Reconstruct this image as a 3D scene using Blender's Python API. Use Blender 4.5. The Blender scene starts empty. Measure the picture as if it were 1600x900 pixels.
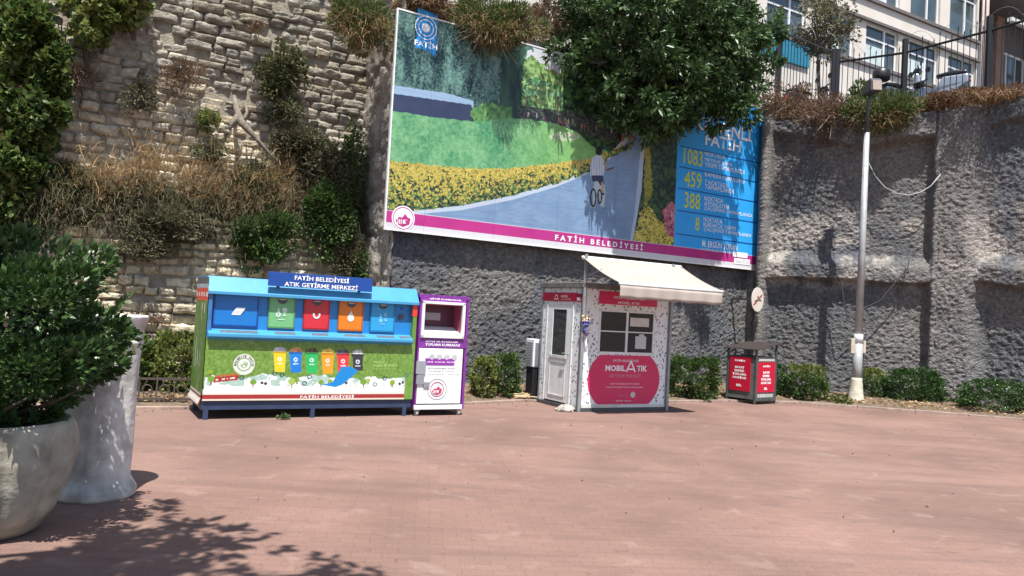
import bpy, math, random
import numpy as np
from mathutils import Vector, Matrix
rng = np.random.default_rng(7); random.seed(7)
sc = bpy.context.scene
COL = sc.collection
# ------------------------------------------------------------ camera / light
H0, F, PIT, ROL = 1.7, 1213., .031, .055
cam = bpy.data.objects.new('camera', bpy.data.cameras.new('camera')); COL.objects.link(cam)
cam.data.sensor_width = 36; cam.data.lens = F/1600*36; cam.data.clip_end = 500; cam.data.clip_start = .05
cam.matrix_world = Matrix.Translation((0, 0, H0)) @ Matrix.Rotation(math.radians(90)+PIT, 4, 'X') @ Matrix.Rotation(ROL, 4, 'Z')
sc.camera = cam
SUN_EL = math.radians(66)
sd = Vector((-.17*math.cos(SUN_EL), .985*math.cos(SUN_EL), -math.sin(SUN_EL)))
sun = bpy.data.objects.new('sun', bpy.data.lights.new('sun', 'SUN')); COL.objects.link(sun)
sun.data.energy = 4.8; sun.data.angle = math.radians(.5); sun.data.color = (1, .972, .925)
sun.rotation_euler = sd.to_track_quat('-Z', 'Y').to_euler()
W = bpy.data.worlds.new('World'); sc.world = W; W.use_nodes = True
nt = W.node_tree; sky = nt.nodes.new('ShaderNodeTexSky'); sky.sky_type = 'NISHITA'; sky.sun_disc = False
sky.sun_elevation = SUN_EL; sky.sun_rotation = math.atan2(.17, -.985)
nt.links.new(sky.outputs[0], nt.nodes['Background'].inputs[0]); nt.nodes['Background'].inputs[1].default_value = .1
sc.view_settings.view_transform = 'Standard'; sc.view_settings.look = 'None'
sc.view_settings.exposure = .9; sc.view_settings.gamma = 1
sc.render.resolution_x = 1600; sc.render.resolution_y = 900
try: sc.cycles.max_bounces = 6; sc.cycles.transparent_max_bounces = 8
except Exception: pass
# ------------------------------------------------------------ layout helpers (real distances)
def _ax():
    cp, sp = math.cos(PIT), math.sin(PIT); f = np.array([0, cp, sp]); u0 = np.array([0, -sp, cp]); r0 = np.array([1., 0, 0])
    return math.cos(ROL)*r0+math.sin(ROL)*u0, -math.sin(ROL)*r0+math.cos(ROL)*u0, f
RT, UP, FW = _ax()
def ray(px, py): return FW+RT*(px-800)/F-UP*(py-450)/F
def gnd(px, py, z=0.):
    d = ray(px, py); return np.array([0, 0, H0])+d*((z-H0)/d[2])
def aty(px, py, y):
    d = ray(px, py); return np.array([0, 0, H0])+d*(y/d[1])
def onpl(px, py, P, th, off=0.):
    n = np.array([math.sin(th), -math.cos(th), 0]); d = ray(px, py); o = np.array([0, 0, H0])
    return o+d*((n@np.array([P[0], P[1], 0])+off-n@o)/(n@d))
def proj(P):
    d = P-np.array([0, 0, H0]); z = d@FW; return 800+F*(d@RT)/z, 450-F*(d@UP)/z
def lin(c):
    c = np.asarray(c, float)/255.; return np.where(c <= .04045, c/12.92, ((c+.055)/1.055)**2.4)
def S(r, g, b, k=.78): return tuple(lin((r, g, b))*k)+(1,)
# ------------------------------------------------------------ numpy noise
def vnoise(x, y, seed=0):
    x = np.asarray(x, float); y = np.asarray(y, float)
    xi = np.floor(x).astype(np.int64); yi = np.floor(y).astype(np.int64); fx = x-xi; fy = y-yi
    fx = fx*fx*(3-2*fx); fy = fy*fy*(3-2*fy)
    def h(a, b):
        n = (a*374761393+b*668265263+seed*1442695041) & 0x7fffffff
        n = ((n ^ (n >> 13))*1274126177) & 0x7fffffff
        return ((n ^ (n >> 16)) & 0xffff)/65535.
    return (h(xi, yi)*(1-fx)+h(xi+1, yi)*fx)*(1-fy)+(h(xi, yi+1)*(1-fx)+h(xi+1, yi+1)*fx)*fy
def fbm(x, y, seed=0, o=4):
    s = 0; a = .5; t = 0
    for i in range(o): s = s+a*vnoise(x*2**i, y*2**i, seed+i); t += a; a *= .5
    return s/t
# ------------------------------------------------------------ materials
def mat(name, color=(.5, .5, .5, 1), rough=.6, metal=0, noise=0, nscale=6, bump=0, bscale=40, dirt=0, spec=.5):
    m = bpy.data.materials.new(name); m.use_nodes = True; t = m.node_tree; n = t.nodes; L = t.links
    b = n['Principled BSDF']; b.inputs['Roughness'].default_value = rough; b.inputs['Metallic'].default_value = metal
    b.inputs['Specular IOR Level'].default_value = spec
    tc = n.new('ShaderNodeTexCoord')
    if noise or dirt:
        ns = n.new('ShaderNodeTexNoise'); ns.inputs['Scale'].default_value = nscale; ns.inputs['Detail'].default_value = 6
        L.new(tc.outputs['Object'], ns.inputs[0])
        mx = n.new('ShaderNodeMix'); mx.data_type = 'RGBA'
        mr = n.new('ShaderNodeMapRange'); mr.inputs[1].default_value = .35; mr.inputs[2].default_value = .7
        L.new(ns.outputs[0], mr.inputs[0]); L.new(mr.outputs[0], mx.inputs[0])
        k = 1-max(noise, dirt)
        mx.inputs[6].default_value = color; mx.inputs[7].default_value = (color[0]*k, color[1]*k, color[2]*k*.96, 1)
        L.new(mx.outputs[2], b.inputs['Base Color'])
    else: b.inputs['Base Color'].default_value = color
    if bump:
        bn = n.new('ShaderNodeTexNoise'); bn.inputs['Scale'].default_value = bscale; bn.inputs['Detail'].default_value = 5
        L.new(tc.outputs['Object'], bn.inputs[0]); bp = n.new('ShaderNodeBump'); bp.inputs['Strength'].default_value = bump; bp.inputs['Distance'].default_value = .02
        L.new(bn.outputs[0], bp.inputs['Height']); L.new(bp.outputs[0], b.inputs['Normal'])
    return m
def vmat(name, rough=.55, nscale=20, amt=.25, bump=0, bscale=30, dist=.02, spec=.4):
    """colour from the mesh attribute Col with a little procedural wear"""
    m = mat(name, (1, 1, 1, 1), rough, 0, 0, 1, bump, bscale, spec=spec); t = m.node_tree; n = t.nodes; L = t.links
    a = n.new('ShaderNodeAttribute'); a.attribute_name = 'Col'; tc = n.new('ShaderNodeTexCoord')
    ns = n.new('ShaderNodeTexNoise'); ns.inputs['Scale'].default_value = nscale; ns.inputs['Detail'].default_value = 8; L.new(tc.outputs['Object'], ns.inputs[0])
    mr = n.new('ShaderNodeMapRange'); mr.inputs[1].default_value = .3; mr.inputs[2].default_value = .7; mr.inputs[3].default_value = 1-amt; mr.inputs[4].default_value = 1+amt*.6
    L.new(ns.outputs[0], mr.inputs[0])
    v = n.new('ShaderNodeVectorMath'); v.operation = 'SCALE'; L.new(a.outputs['Color'], v.inputs[0]); L.new(mr.outputs[0], v.inputs['Scale'])
    L.new(v.outputs[0], n['Principled BSDF'].inputs['Base Color'])
    for x in n:
        if x.type == 'BUMP': x.inputs['Distance'].default_value = dist
    return m
def leafmat(name, cols, rough=.5, transl=.3, spec=.4):
    m = bpy.data.materials.new(name); m.use_nodes = True; t = m.node_tree; n = t.nodes; L = t.links; b = n['Principled BSDF']
    g = n.new('ShaderNodeNewGeometry'); cr = n.new('ShaderNodeValToRGB'); e = cr.color_ramp.elements
    while len(e) < len(cols): e.new(.5)
    for i, c in enumerate(cols): e[i].position = i/(len(cols)-1); e[i].color = (c[0], c[1], c[2], 1)
    L.new(g.outputs['Random Per Island'], cr.inputs[0]); L.new(cr.outputs[0], b.inputs['Base Color'])
    b.inputs['Roughness'].default_value = rough; b.inputs['Specular IOR Level'].default_value = spec
    tr = n.new('ShaderNodeBsdfTranslucent'); L.new(cr.outputs[0], tr.inputs[0]); mx = n.new('ShaderNodeMixShader'); mx.inputs[0].default_value = transl
    L.new(b.outputs[0], mx.inputs[1]); L.new(tr.outputs[0], mx.inputs[2]); L.new(mx.outputs[0], n['Material Output'].inputs[0])
    return m
# ------------------------------------------------------------ object helpers
def tag(o, label=None, cat=None, group=None, kind=None):
    if label: o['label'] = label
    if cat: o['category'] = cat
    if group: o['group'] = group
    if kind: o['kind'] = kind
    return o
def T(name, label, cat, loc=(0, 0, 0), rz=0., group=None):
    o = bpy.data.objects.new(name, None); COL.objects.link(o); o.location = tuple(map(float, loc)); o.rotation_euler = (0, 0, rz)
    o.empty_display_size = .2
    return tag(o, label, cat, group)
def link(name, me, m, parent=None, bev=0, label=None):
    o = bpy.data.objects.new(name, me); COL.objects.link(o)
    if m: me.materials.clear(); me.materials.append(m)
    if parent: o.parent = parent
    if bev:
        b = o.modifiers.new('bevel', 'BEVEL'); b.width = bev; b.segments = 2; b.limit_method = 'ANGLE'; b.angle_limit = .7
    if label: o['label'] = label
    return o
def npmesh(name, V, Fc, cols=None, smooth=False):
    """Fc: (n,k) array or list of faces"""
    me = bpy.data.meshes.new(name); V = np.asarray(V, np.float32)
    if isinstance(Fc, np.ndarray):
        n, k = Fc.shape; me.vertices.add(len(V)); me.vertices.foreach_set('co', V.ravel()); me.loops.add(n*k)
        me.loops.foreach_set('vertex_index', Fc.astype(np.int32).ravel()); me.polygons.add(n)
        me.polygons.foreach_set('loop_start', np.arange(0, n*k, k, dtype=np.int32)); me.update(calc_edges=True); me.validate()
    else: me.from_pydata([tuple(map(float, v)) for v in V], [], Fc); me.update()
    if cols is not None:
        a = me.color_attributes.new('Col', 'FLOAT_COLOR', 'POINT'); c = np.ones((len(V), 4), np.float32); c[:, :3] = cols; a.data.foreach_set('color', c.ravel())
    if smooth: me.polygons.foreach_set('use_smooth', [True]*len(me.polygons))
    return me
def gridfaces(nx, ny):
    i = np.arange(nx-1)[None, :]+np.arange(ny-1)[:, None]*nx; i = i.ravel(); return np.stack([i, i+1, i+1+nx, i+nx], 1)
class MB:
    def __init__(s): s.v = []; s.f = []
    def add(s, v, f):
        o = len(s.v); s.v += [tuple(map(float, x)) for x in v]; s.f += [tuple(o+i for i in q) for q in f]; return s
    def box(s, x0, x1, y0, y1, z0, z1):
        return s.add([(x, y, z) for z in (z0, z1) for y in (y0, y1) for x in (x0, x1)],
                     [(0, 2, 3, 1), (4, 5, 7, 6), (0, 1, 5, 4), (2, 6, 7, 3), (0, 4, 6, 2), (1, 3, 7, 5)])
    def prism(s, pts, y0, y1):       # polygon in xz, extruded along y
        n = len(pts); v = [(p[0], y0, p[1]) for p in pts]+[(p[0], y1, p[1]) for p in pts]
        return s.add(v, [tuple(range(n)), tuple(range(2*n-1, n-1, -1))]+[(i, i+n, (i+1) % n+n, (i+1) % n) for i in range(n)])
    def prismx(s, pts, x0, x1):      # polygon in yz, extruded along x
        n = len(pts); v = [(x0, p[0], p[1]) for p in pts]+[(x1, p[0], p[1]) for p in pts]
        return s.add(v, [tuple(range(n)), tuple(range(2*n-1, n-1, -1))]+[(i, i+n, (i+1) % n+n, (i+1) % n) for i in range(n)])
    def tube(s, P, r, n=8, cap=True):
        P = [Vector(p) for p in P]; R = r if isinstance(r, (list, tuple)) else [r]*len(P); o = len(s.v); a0 = None
        for i, p in enumerate(P):
            d = (P[min(i+1, len(P)-1)]-P[max(i-1, 0)]).normalized()
            if a0 is None: a0 = d.orthogonal().normalized()
            a0 = (a0-d*a0.dot(d)).normalized(); b = d.cross(a0)
            for k in range(n):
                t = 2*math.pi*k/n; q = p+(a0*math.cos(t)+b*math.sin(t))*R[i]; s.v.append(tuple(q))
        for i in range(len(P)-1):
            for k in range(n): s.f.append((o+i*n+k, o+i*n+(k+1) % n, o+(i+1)*n+(k+1) % n, o+(i+1)*n+k))
        if cap: s.f.append(tuple(o+k for k in range(n-1, -1, -1))); s.f.append(tuple(o+(len(P)-1)*n+k for k in range(n)))
        return s
    def lathe(s, prof, n=32, c=(0, 0), lob=None):
        o = len(s.v)
        for r, z in prof:
            for k in range(n):
                t = 2*math.pi*k/n; rr = r*(lob(t, z) if lob else 1); s.v.append((c[0]+rr*math.cos(t), c[1]+rr*math.sin(t), z))
        for i in range(len(prof)-1):
            for k in range(n): s.f.append((o+i*n+k, o+i*n+(k+1) % n, o+(i+1)*n+(k+1) % n, o+(i+1)*n+k))
        s.f.append(tuple(o+k for k in range(n-1, -1, -1))); s.f.append(tuple(o+(len(prof)-1)*n+k for k in range(n))); return s
    def disc(s, cx, cz, r, y0, y1, n=24, rz=None): return s.prism([(cx+r*math.cos(2*math.pi*k/n), cz+(rz or r)*math.sin(2*math.pi*k/n)) for k in range(n)], y0, y1)
    def build(s, name, m, parent=None, bev=0, smooth=False, label=None):
        me = bpy.data.meshes.new(name); me.from_pydata(s.v, [], s.f); me.update()
        import bmesh
        bm = bmesh.new(); bm.from_mesh(me); bmesh.ops.recalc_face_normals(bm, faces=bm.faces); bm.to_mesh(me); bm.free()
        if smooth: me.polygons.foreach_set('use_smooth', [True]*len(me.polygons))
        return link(name, me, m, parent, bev, label)
def text(s, cx, cz, h, m, parent, w=None, y=-.004, bold=.0, name='lettering', italic=0., left=False, axis='y', rot=0.):
    cu = bpy.data.curves.new('t', 'FONT'); cu.body = s; cu.offset = bold; cu.shear = italic; cu.resolution_u = 2
    cu.align_x = 'LEFT' if left else 'CENTER'
    tmp = bpy.data.objects.new('t', cu); COL.objects.link(tmp); dg = bpy.context.evaluated_depsgraph_get(); me = bpy.data.meshes.new_from_object(tmp.evaluated_get(dg))
    bpy.data.objects.remove(tmp); n = len(me.vertices)
    if not n: return None
    c = np.zeros(n*3, np.float32); me.vertices.foreach_get('co', c); c = c.reshape(-1, 3)
    x0, x1 = c[:, 0].min(), c[:, 0].max(); z0, z1 = c[:, 1].min(), c[:, 1].max()
    k = h/(z1-z0); kx = w/(x1-x0) if w else k
    X = (c[:, 0]-(x0 if left else (x0+x1)/2))*kx; Z = (c[:, 1]-(z0+z1)/2)*k
    if rot: X, Z = X*math.cos(rot)-Z*math.sin(rot), X*math.sin(rot)+Z*math.cos(rot)
    if axis == 'y': q = np.stack([X+cx, np.full(n, y), Z+cz], 1)
    else: q = np.stack([np.full(n, y), cx-X, Z+cz], 1)      # on a face looking to -x
    me.vertices.foreach_set('co', q.astype(np.float32).ravel()); me.update()
    return link(name, me, m, parent)
class Canvas:
    """printed sheet: grid of coloured vertices on the local xz plane, facing -y; painted in plan coordinates A,B"""
    def __init__(s, x0, x1, z0, z1, nx, nz, A=None):
        s.nx, s.nz = nx, nz; s.X, s.Z = np.meshgrid(np.linspace(x0, x1, nx), np.linspace(z0, z1, nz)); s.c = np.zeros((nz, nx, 3)); s.A, s.B = s.X, s.Z
    def coords(s, P, th, off=0):
        u = np.array([math.cos(th), math.sin(th), 0]); n = np.array([math.sin(th), -math.cos(th), 0])
        Q = np.array([P[0], P[1], 0])+n*off+s.X[..., None]*u+s.Z[..., None]*np.array([0, 0, 1.]); s.A, s.B = proj(Q)
    def poly(s, pts, wob=0, wf=.1, seed=3):
        A = s.A+(fbm(s.A*wf, s.B*wf, seed)-.5)*wob; B = s.B+(fbm(s.A*wf, s.B*wf, seed+9)-.5)*wob
        m = np.zeros(A.shape, bool); n = len(pts)
        for i in range(n):
            x0, y0 = pts[i]; x1, y1 = pts[(i+1) % n]
            if y0 == y1: continue
            c = ((y0 > B) != (y1 > B)) & (A < (x1-x0)*(B-y0)/(y1-y0)+x0); m ^= c
        return m
    def ell(s, cx, cy, rx, ry): return ((s.A-cx)/rx)**2+((s.B-cy)/ry)**2 < 1
    def line(s, pts, w):
        m = np.zeros(s.A.shape, bool)
        for (x0, y0), (x1, y1) in zip(pts[:-1], pts[1:]):
            dx, dy = x1-x0, y1-y0; t = np.clip(((s.A-x0)*dx+(s.B-y0)*dy)/(dx*dx+dy*dy), 0, 1); m |= (s.A-x0-t*dx)**2+(s.B-y0-t*dy)**2 < w*w
        return m
    def put(s, m, col, k=.78): s.c[m] = lin(col)*k
    def mix(s, m, c1, c2, t, k=.78):
        t = np.clip(t, 0, 1)[m][:, None]; s.c[m] = (lin(c1)*(1-t)+lin(c2)*t)*k
    def build(s, name, m, parent, y=0.):
        V = np.stack([s.X.ravel(), np.full(s.X.size, y), s.Z.ravel()], 1); me = npmesh(name, V, gridfaces(s.nx, s.nz), s.c.reshape(-1, 3)); return link(name, me, m, parent)
# ------------------------------------------------------------ foliage generators
def nrm(a): return a/np.maximum(np.linalg.norm(a, axis=1, keepdims=True), 1e-6)
def leaves(name, P, D, size, m, parent=None, wr=.42, fold=.25):
    n = len(P); D = nrm(D); R = rng.normal(size=(n, 3)); Sd = nrm(np.cross(D, R)); N = np.cross(Sd, D); s = np.broadcast_to(size, (n,))[:, None]
    a = P; b = P+D*s*.45+Sd*s*wr+N*s*fold*.5; c = P+D*s-N*s*fold*.3; d = P+D*s*.45-Sd*s*wr+N*s*fold*.5
    V = np.stack([a, b, c, d], 1).reshape(-1, 3); i = np.arange(n)*4
    Fc = np.concatenate([np.stack([i, i+1, i+2], 1), np.stack([i, i+2, i+3], 1)]); return link(name, npmesh(name, V, Fc), m, parent)
def blades(name, P, D, L, w, m, parent=None, droop=.3):
    n = len(P); D = nrm(D); L = np.broadcast_to(L, (n,))[:, None]; Sd = nrm(np.cross(D, rng.normal(size=(n, 3))))*w; g = np.array([0, 0, -1.])
    m1 = P+D*L*.5; tp = P+D*L+g*L*droop
    V = np.stack([P-Sd, P+Sd, m1+Sd*.7, m1-Sd*.7, tp+Sd*.15, tp-Sd*.15], 1).reshape(-1, 3); i = np.arange(n)*6
    Fc = np.concatenate([np.stack([i, i+1, i+2, i+3], 1), np.stack([i+3, i+2, i+4, i+5], 1)]); return link(name, npmesh(name, V, Fc), m, parent)
def clumps(n, nc, rad, box=2.0, cr=.25, shell=.55):
    """points spread through lumps on an ellipsoid (box>2 squarer); returns P, outward dir"""
    d = nrm(rng.normal(size=(nc, 3))); k = (np.abs(d)**box).sum(1)**(-1/box); C = d*k[:, None]*rng.uniform(shell, .95, (nc, 1))
    sz = rng.uniform(.6, 1.4, nc)*cr; j = rng.integers(0, nc, n); q = nrm(rng.normal(size=(n, 3)))*rng.uniform(.3, 1, (n, 1))**.5
    P = C[j]+q*sz[j][:, None]; O = P*.6+q*.8
    return P*np.array(rad), O
def twigs(mb, base, rad, n=8, r=.012, up=0.):
    for k in range(n):
        d = nrm(rng.normal(size=(1, 3)))[0]; d[2] = abs(d[2])*.8+up; e = d*np.array(rad)*.85; p = [Vector(base)+Vector(e*t)+Vector(rng.normal(size=3)*.03) for t in (0, .35, .7, 1)]
        mb.tube([Vector(base)]+p[1:], [r, r*.7, r*.5, r*.2], 5)

# ================================================================ MATERIALS
M = {}
M['white'] = mat('white_paint', (.74, .75, .76, 1), .4, noise=.16, nscale=7)
M['offwhite'] = mat('aged_white', (.62, .61, .58, 1), .5, noise=.25, nscale=4, bump=.1)
M['grey'] = mat('grey_metal', (.3, .32, .34, 1), .45, .3, noise=.2)
M['dgrey'] = mat('dark_grey_metal', (.08, .085, .09, 1), .5, .2, noise=.3)
M['black'] = mat('black_plastic', (.015, .015, .018, 1), .4)
M['blue'] = mat('blue_panel', S(32, 138, 215), .35, noise=.08)
M['lblue'] = mat('light_blue_panel', (.055, .27, .50, 1), .35, noise=.1)
M['dblue'] = mat('dark_blue_panel', S(22, 75, 160), .4, noise=.05)
M['hblue'] = mat('mid_blue_hatch', S(0, 110, 200), .35)
M['navy'] = mat('navy_skirt', S(50, 66, 100), .5, noise=.25)
M['red'] = mat('red_board', S(205, 25, 60), .4, noise=.08)
M['crim'] = mat('crimson_vinyl', S(232, 45, 105, .72), .4, noise=.06)
M['let'] = mat('white_lettering', (.8, .8, .8, 1), .5)
M['letdim'] = mat('pale_green_lettering', S(170, 205, 120), .5)
M['yel'] = mat('yellow_lettering', S(215, 222, 70), .5)
M['greyt'] = mat('grey_lettering', (.2, .2, .22, 1), .5)
M['glass'] = mat('dark_glass', (.03, .035, .035, 1), .06, spec=.8)
M['purple'] = mat('purple_print', S(150, 60, 175), .4, noise=.55, nscale=45)
M['purp2'] = mat('purple_label', S(150, 55, 170), .4)
M['pink'] = mat('pink_inner', S(190, 90, 120, .6), .5, noise=.2)
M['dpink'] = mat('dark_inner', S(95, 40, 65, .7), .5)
M['print'] = vmat('printed_sheet', .4, 40, .12)
M['printside'] = vmat('printed_side', .35, 30, .25)
M['awn'] = mat('awning_canvas', (.38, .325, .285, 1), .8, noise=.12, nscale=2, bump=.1, bscale=150)
M['plate'] = mat('plate_grey', (.12, .13, .16, 1), .5, noise=.4, nscale=30)
M['rust'] = mat('rust_brown', (.035, .022, .018, 1), .7, noise=.4)

def ground_mat():
    m = bpy.data.materials.new('brick_paving'); m.use_nodes = True; t = m.node_tree; n = t.nodes; L = t.links; b = n['Principled BSDF']
    tc = n.new('ShaderNodeTexCoord'); mp = n.new('ShaderNodeMapping'); mp.inputs['Rotation'].default_value[2] = math.radians(-6); L.new(tc.outputs['Object'], mp.inputs[0])
    wn = n.new('ShaderNodeTexNoise'); wn.inputs['Scale'].default_value = 9; L.new(mp.outputs[0], wn.inputs[0])
    wv = n.new('ShaderNodeVectorMath'); wv.operation = 'MULTIPLY_ADD'; wv.inputs[1].default_value = (.02, .02, 0); L.new(wn.outputs['Color'], wv.inputs[0]); L.new(mp.outputs[0], wv.inputs[2])
    br = n.new('ShaderNodeTexBrick'); br.inputs['Scale'].default_value = 1; br.inputs['Brick Width'].default_value = .21; br.inputs['Row Height'].default_value = .105
    br.inputs['Mortar Size'].default_value = .0045; br.inputs['Mortar Smooth'].default_value = .3; br.inputs['Bias'].default_value = 0
    br.inputs['Color1'].default_value = (.196, .12, .096, 1); br.inputs['Color2'].default_value = (.216, .132, .105, 1); br.inputs['Mortar'].default_value = (.176, .11, .089, 1)
    L.new(wv.outputs[0], br.inputs[0])
    def noise(sc, det=5, src=tc.outputs['Object'], dist=0):
        x = n.new('ShaderNodeTexNoise'); x.inputs['Scale'].default_value = sc; x.inputs['Detail'].default_value = det; x.inputs['Distortion'].default_value = dist; L.new(src, x.inputs[0]); return x.outputs[0]
    def mr(src, a, b_, c, d):
        x = n.new('ShaderNodeMapRange'); 
        for i, v in enumerate((a, b_, c, d)): x.inputs[i+1].default_value = v
        L.new(src, x.inputs[0]); return x.outputs[0]
    def scale(col, f):
        v = n.new('ShaderNodeVectorMath'); v.operation = 'SCALE'; L.new(col, v.inputs[0]); L.new(f, v.inputs['Scale']); return v.outputs[0]
    def mixc(f, a, c):
        x = n.new('ShaderNodeMix'); x.data_type = 'RGBA'; L.new(f, x.inputs[0]); L.new(a, x.inputs[6]); x.inputs[7].default_value = c; return x.outputs[2]
    # each brick a little different
    c = scale(br.outputs[0], mr(noise(70, 6), .3, .7, .8, 1.2))
    c = scale(c, mr(noise(.5, 8, dist=.6), .3, .7, .76, 1.2))
    c = mixc(mr(noise(.33, 4), .52, .75, 0, .55), c, (.245, .163, .132, 1))       # dusty pale areas
    sm = n.new('ShaderNodeMapping'); sm.inputs['Scale'].default_value = (1.1, 2.4, 1); sm.inputs['Rotation'].default_value[2] = math.radians(14); L.new(tc.outputs['Object'], sm.inputs[0])
    c = mixc(mr(noise(1.6, 8, sm.outputs[0], .4), .60, .72, 0, .55), c, (.13, .085, .075, 1))    # dark spots and scuffs
    c = mixc(mr(noise(6, 8, sm.outputs[0], 1.), .64, .74, 0, .6), c, (.11, .07, .062, 1))
    tm = n.new('ShaderNodeMapping'); tm.inputs['Scale'].default_value = (.35, 3.2, 1); tm.inputs['Rotation'].default_value[2] = math.radians(-12); L.new(tc.outputs['Object'], tm.inputs[0])
    c = mixc(mr(noise(1.0, 7, tm.outputs[0], .3), .50, .72, 0, .5), c, (.13, .082, .072, 1))       # long scuffs and tyre marks
    c = mixc(mr(noise(2.6, 9, tc.outputs['Object'], .8), .60, .68, 0, .35), c, (.29, .21, .175, 1))      # dust
    c = mixc(mr(noise(13, 3), .74, .78, 0, .85), c, (.05, .035, .03, 1))      # small oil and gum spots
    L.new(c, b.inputs['Base Color']); b.inputs['Roughness'].default_value = .85; b.inputs['Specular IOR Level'].default_value = .25
    bp = n.new('ShaderNodeBump'); bp.inputs['Strength'].default_value = .5; bp.inputs['Distance'].default_value = .006
    ad = n.new('ShaderNodeMath'); ad.operation = 'MULTIPLY_ADD'; ad.inputs[1].default_value = -.9; L.new(br.outputs['Fac'], ad.inputs[0]); L.new(noise(90, 4), ad.inputs[2])
    L.new(ad.outputs[0], bp.inputs['Height']); L.new(bp.outputs[0], b.inputs['Normal']); return m
def soil_mat():
    m = mat('dry_soil', (.17, .12, .08, 1), .95, noise=.55, nscale=12, bump=1, bscale=25); return m

# ================================================================ SETTING
def sheet(name, pts, z, m):
    me = bpy.data.meshes.new(name); me.from_pydata([(p[0], p[1], z) for p in pts], [], [tuple(range(len(pts)))]); me.update(); o = link(name, me, m); return tag(o, kind='structure')
sheet('ground', [(-150, -150), (150, -150), (150, 150), (-150, 150)], 0, ground_mat())
kerb = [gnd(*p)[:2] for p in ((-150, 632), (200, 640), (290, 640), (520, 636), (740, 632), (822, 628), (1045, 629), (1140, 628), (1250, 631), (1340, 637), (1430, 644), (1600, 657), (1800, 676))]
kerb = [np.array(p) for p in kerb]
# planting bed between kerb and walls: gently rising earth
back = [(-14, 14), (-9, 15), (-7, 16), (-3, 18.5), (-1, 19), (1, 20), (4, 22), (6, 23), (9, 22), (10.5, 21), (12, 20), (14, 19), (17, 17)]
V = []; nb = 8
for j in range(nb):
    for i, k in enumerate(kerb):
        t = j/(nb-1); b_ = np.array(back[i]); p = k*(1-t)+b_*t; V.append((p[0], p[1], .03+.1*min(1, t*3)+float(vnoise(p[0]*3, p[1]*3, 5))*.06*(j > 0)))
tag(link('planting_bed', npmesh('planting_bed', V, gridfaces(len(kerb), nb), smooth=True), soil_mat()), kind='structure')
mb = MB(); KT = []
for i in range(len(kerb)-1):
    a, b_ = kerb[i], kerb[i+1]; n_ = max(1, int(np.linalg.norm(b_-a)/.8)); KT += [a+(b_-a)*k/n_ for k in range(n_)]
KT.append(kerb[-1])
for a, b_ in zip(KT[:-1], KT[1:]):
    d = (b_-a); L_ = np.linalg.norm(d); d /= L_; n_ = np.array([-d[1], d[0]]); a2 = a+d*.006; b2 = b_-d*.006; h = .045+random.uniform(-.004, .004)
    mb.add([(*(a2-n_*.0), -.02), (*(b2), -.02), (*(b2+n_*.1), -.02), (*(a2+n_*.1), -.02), (*a2, h), (*b2, h), (*(b2+n_*.1), h), (*(a2+n_*.1), h)], [(0, 3, 2, 1), (4, 5, 6, 7), (0, 1, 5, 4), (1, 2, 6, 5), (2, 3, 7, 6), (3, 0, 4, 7)])
tag(mb.build('kerb', mat('kerb_stone', (.33, .24, .2, 1), .85, noise=.35, nscale=5, bump=.3), bev=.008), kind='structure')

# ---- concrete retaining wall, sprayed rough concrete
TB = .561; B0 = (-2.513, 15.); uB = np.array([math.cos(TB), math.sin(TB)]); nB = np.array([math.sin(TB), -math.cos(TB)])
wp = [(-2.48, 15.28), (6.17, 20.72), (6.78, 21.08)]
for px, y in ((1194, 20.25), (1262, 19.65), (1303, 19.3), (1400, 18.95), (1462, 18.8), (1530, 18.35), (1600, 17.75), (1700, 16.9), (1850, 15.6)): wp.append(tuple(aty(px, 430, y)[:2]))
wp = np.array(wp); seg = np.linalg.norm(np.diff(wp, axis=0), axis=1); cum = np.concatenate([[0], np.cumsum(seg)])
def wpos(s): return np.stack([np.interp(s, cum, wp[:, 0]), np.interp(s, cum, wp[:, 1])], -1)
def wnor(s):
    a = wpos(np.maximum(s-.06, 0)); b_ = wpos(np.minimum(s+.06, cum[-1])); d = b_-a; d /= np.linalg.norm(d, axis=-1, keepdims=True); return np.stack([d[..., 1], -d[..., 0]], -1)
def spx(px, py=430):
    s = np.linspace(0, cum[-1], 4000); q = wpos(s); A, _ = proj(np.stack([q[:, 0], q[:, 1], np.full(len(s), 3.)], 1)); return float(np.interp(px, A, s))
topz = lambda s: np.interp(s, [0, spx(900), spx(1205), spx(1340), spx(1470), spx(1600), cum[-1]], [7.75, 7.7, 7.25, 6.95, 7.2, 7.5, 8.1])
NX, NZ = 880, 330
s_ = np.linspace(0, cum[-1], NX); S_, Tt = np.meshgrid(s_, np.linspace(0, 1, NZ)); top = topz(s_)[None, :]+(fbm(s_*1.5, s_*0, 4)[None, :]-.5)*.3; Z_ = Tt*top
def sm(x, a, b_): t = np.clip((x-a)/(b_-a), 0, 1); return t*t*(3-2*t)
lump = fbm(S_*14+fbm(S_*3, Z_*3, 3)*2, Z_*19, 11, 3); ridged = 1-np.abs(2*fbm(S_*9, Z_*14, 21, 3)-1)
off = (lump-.5)*.062+(ridged-.6)*.018+(fbm(S_*.7, Z_*.7, 31)-.5)*.10
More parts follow.
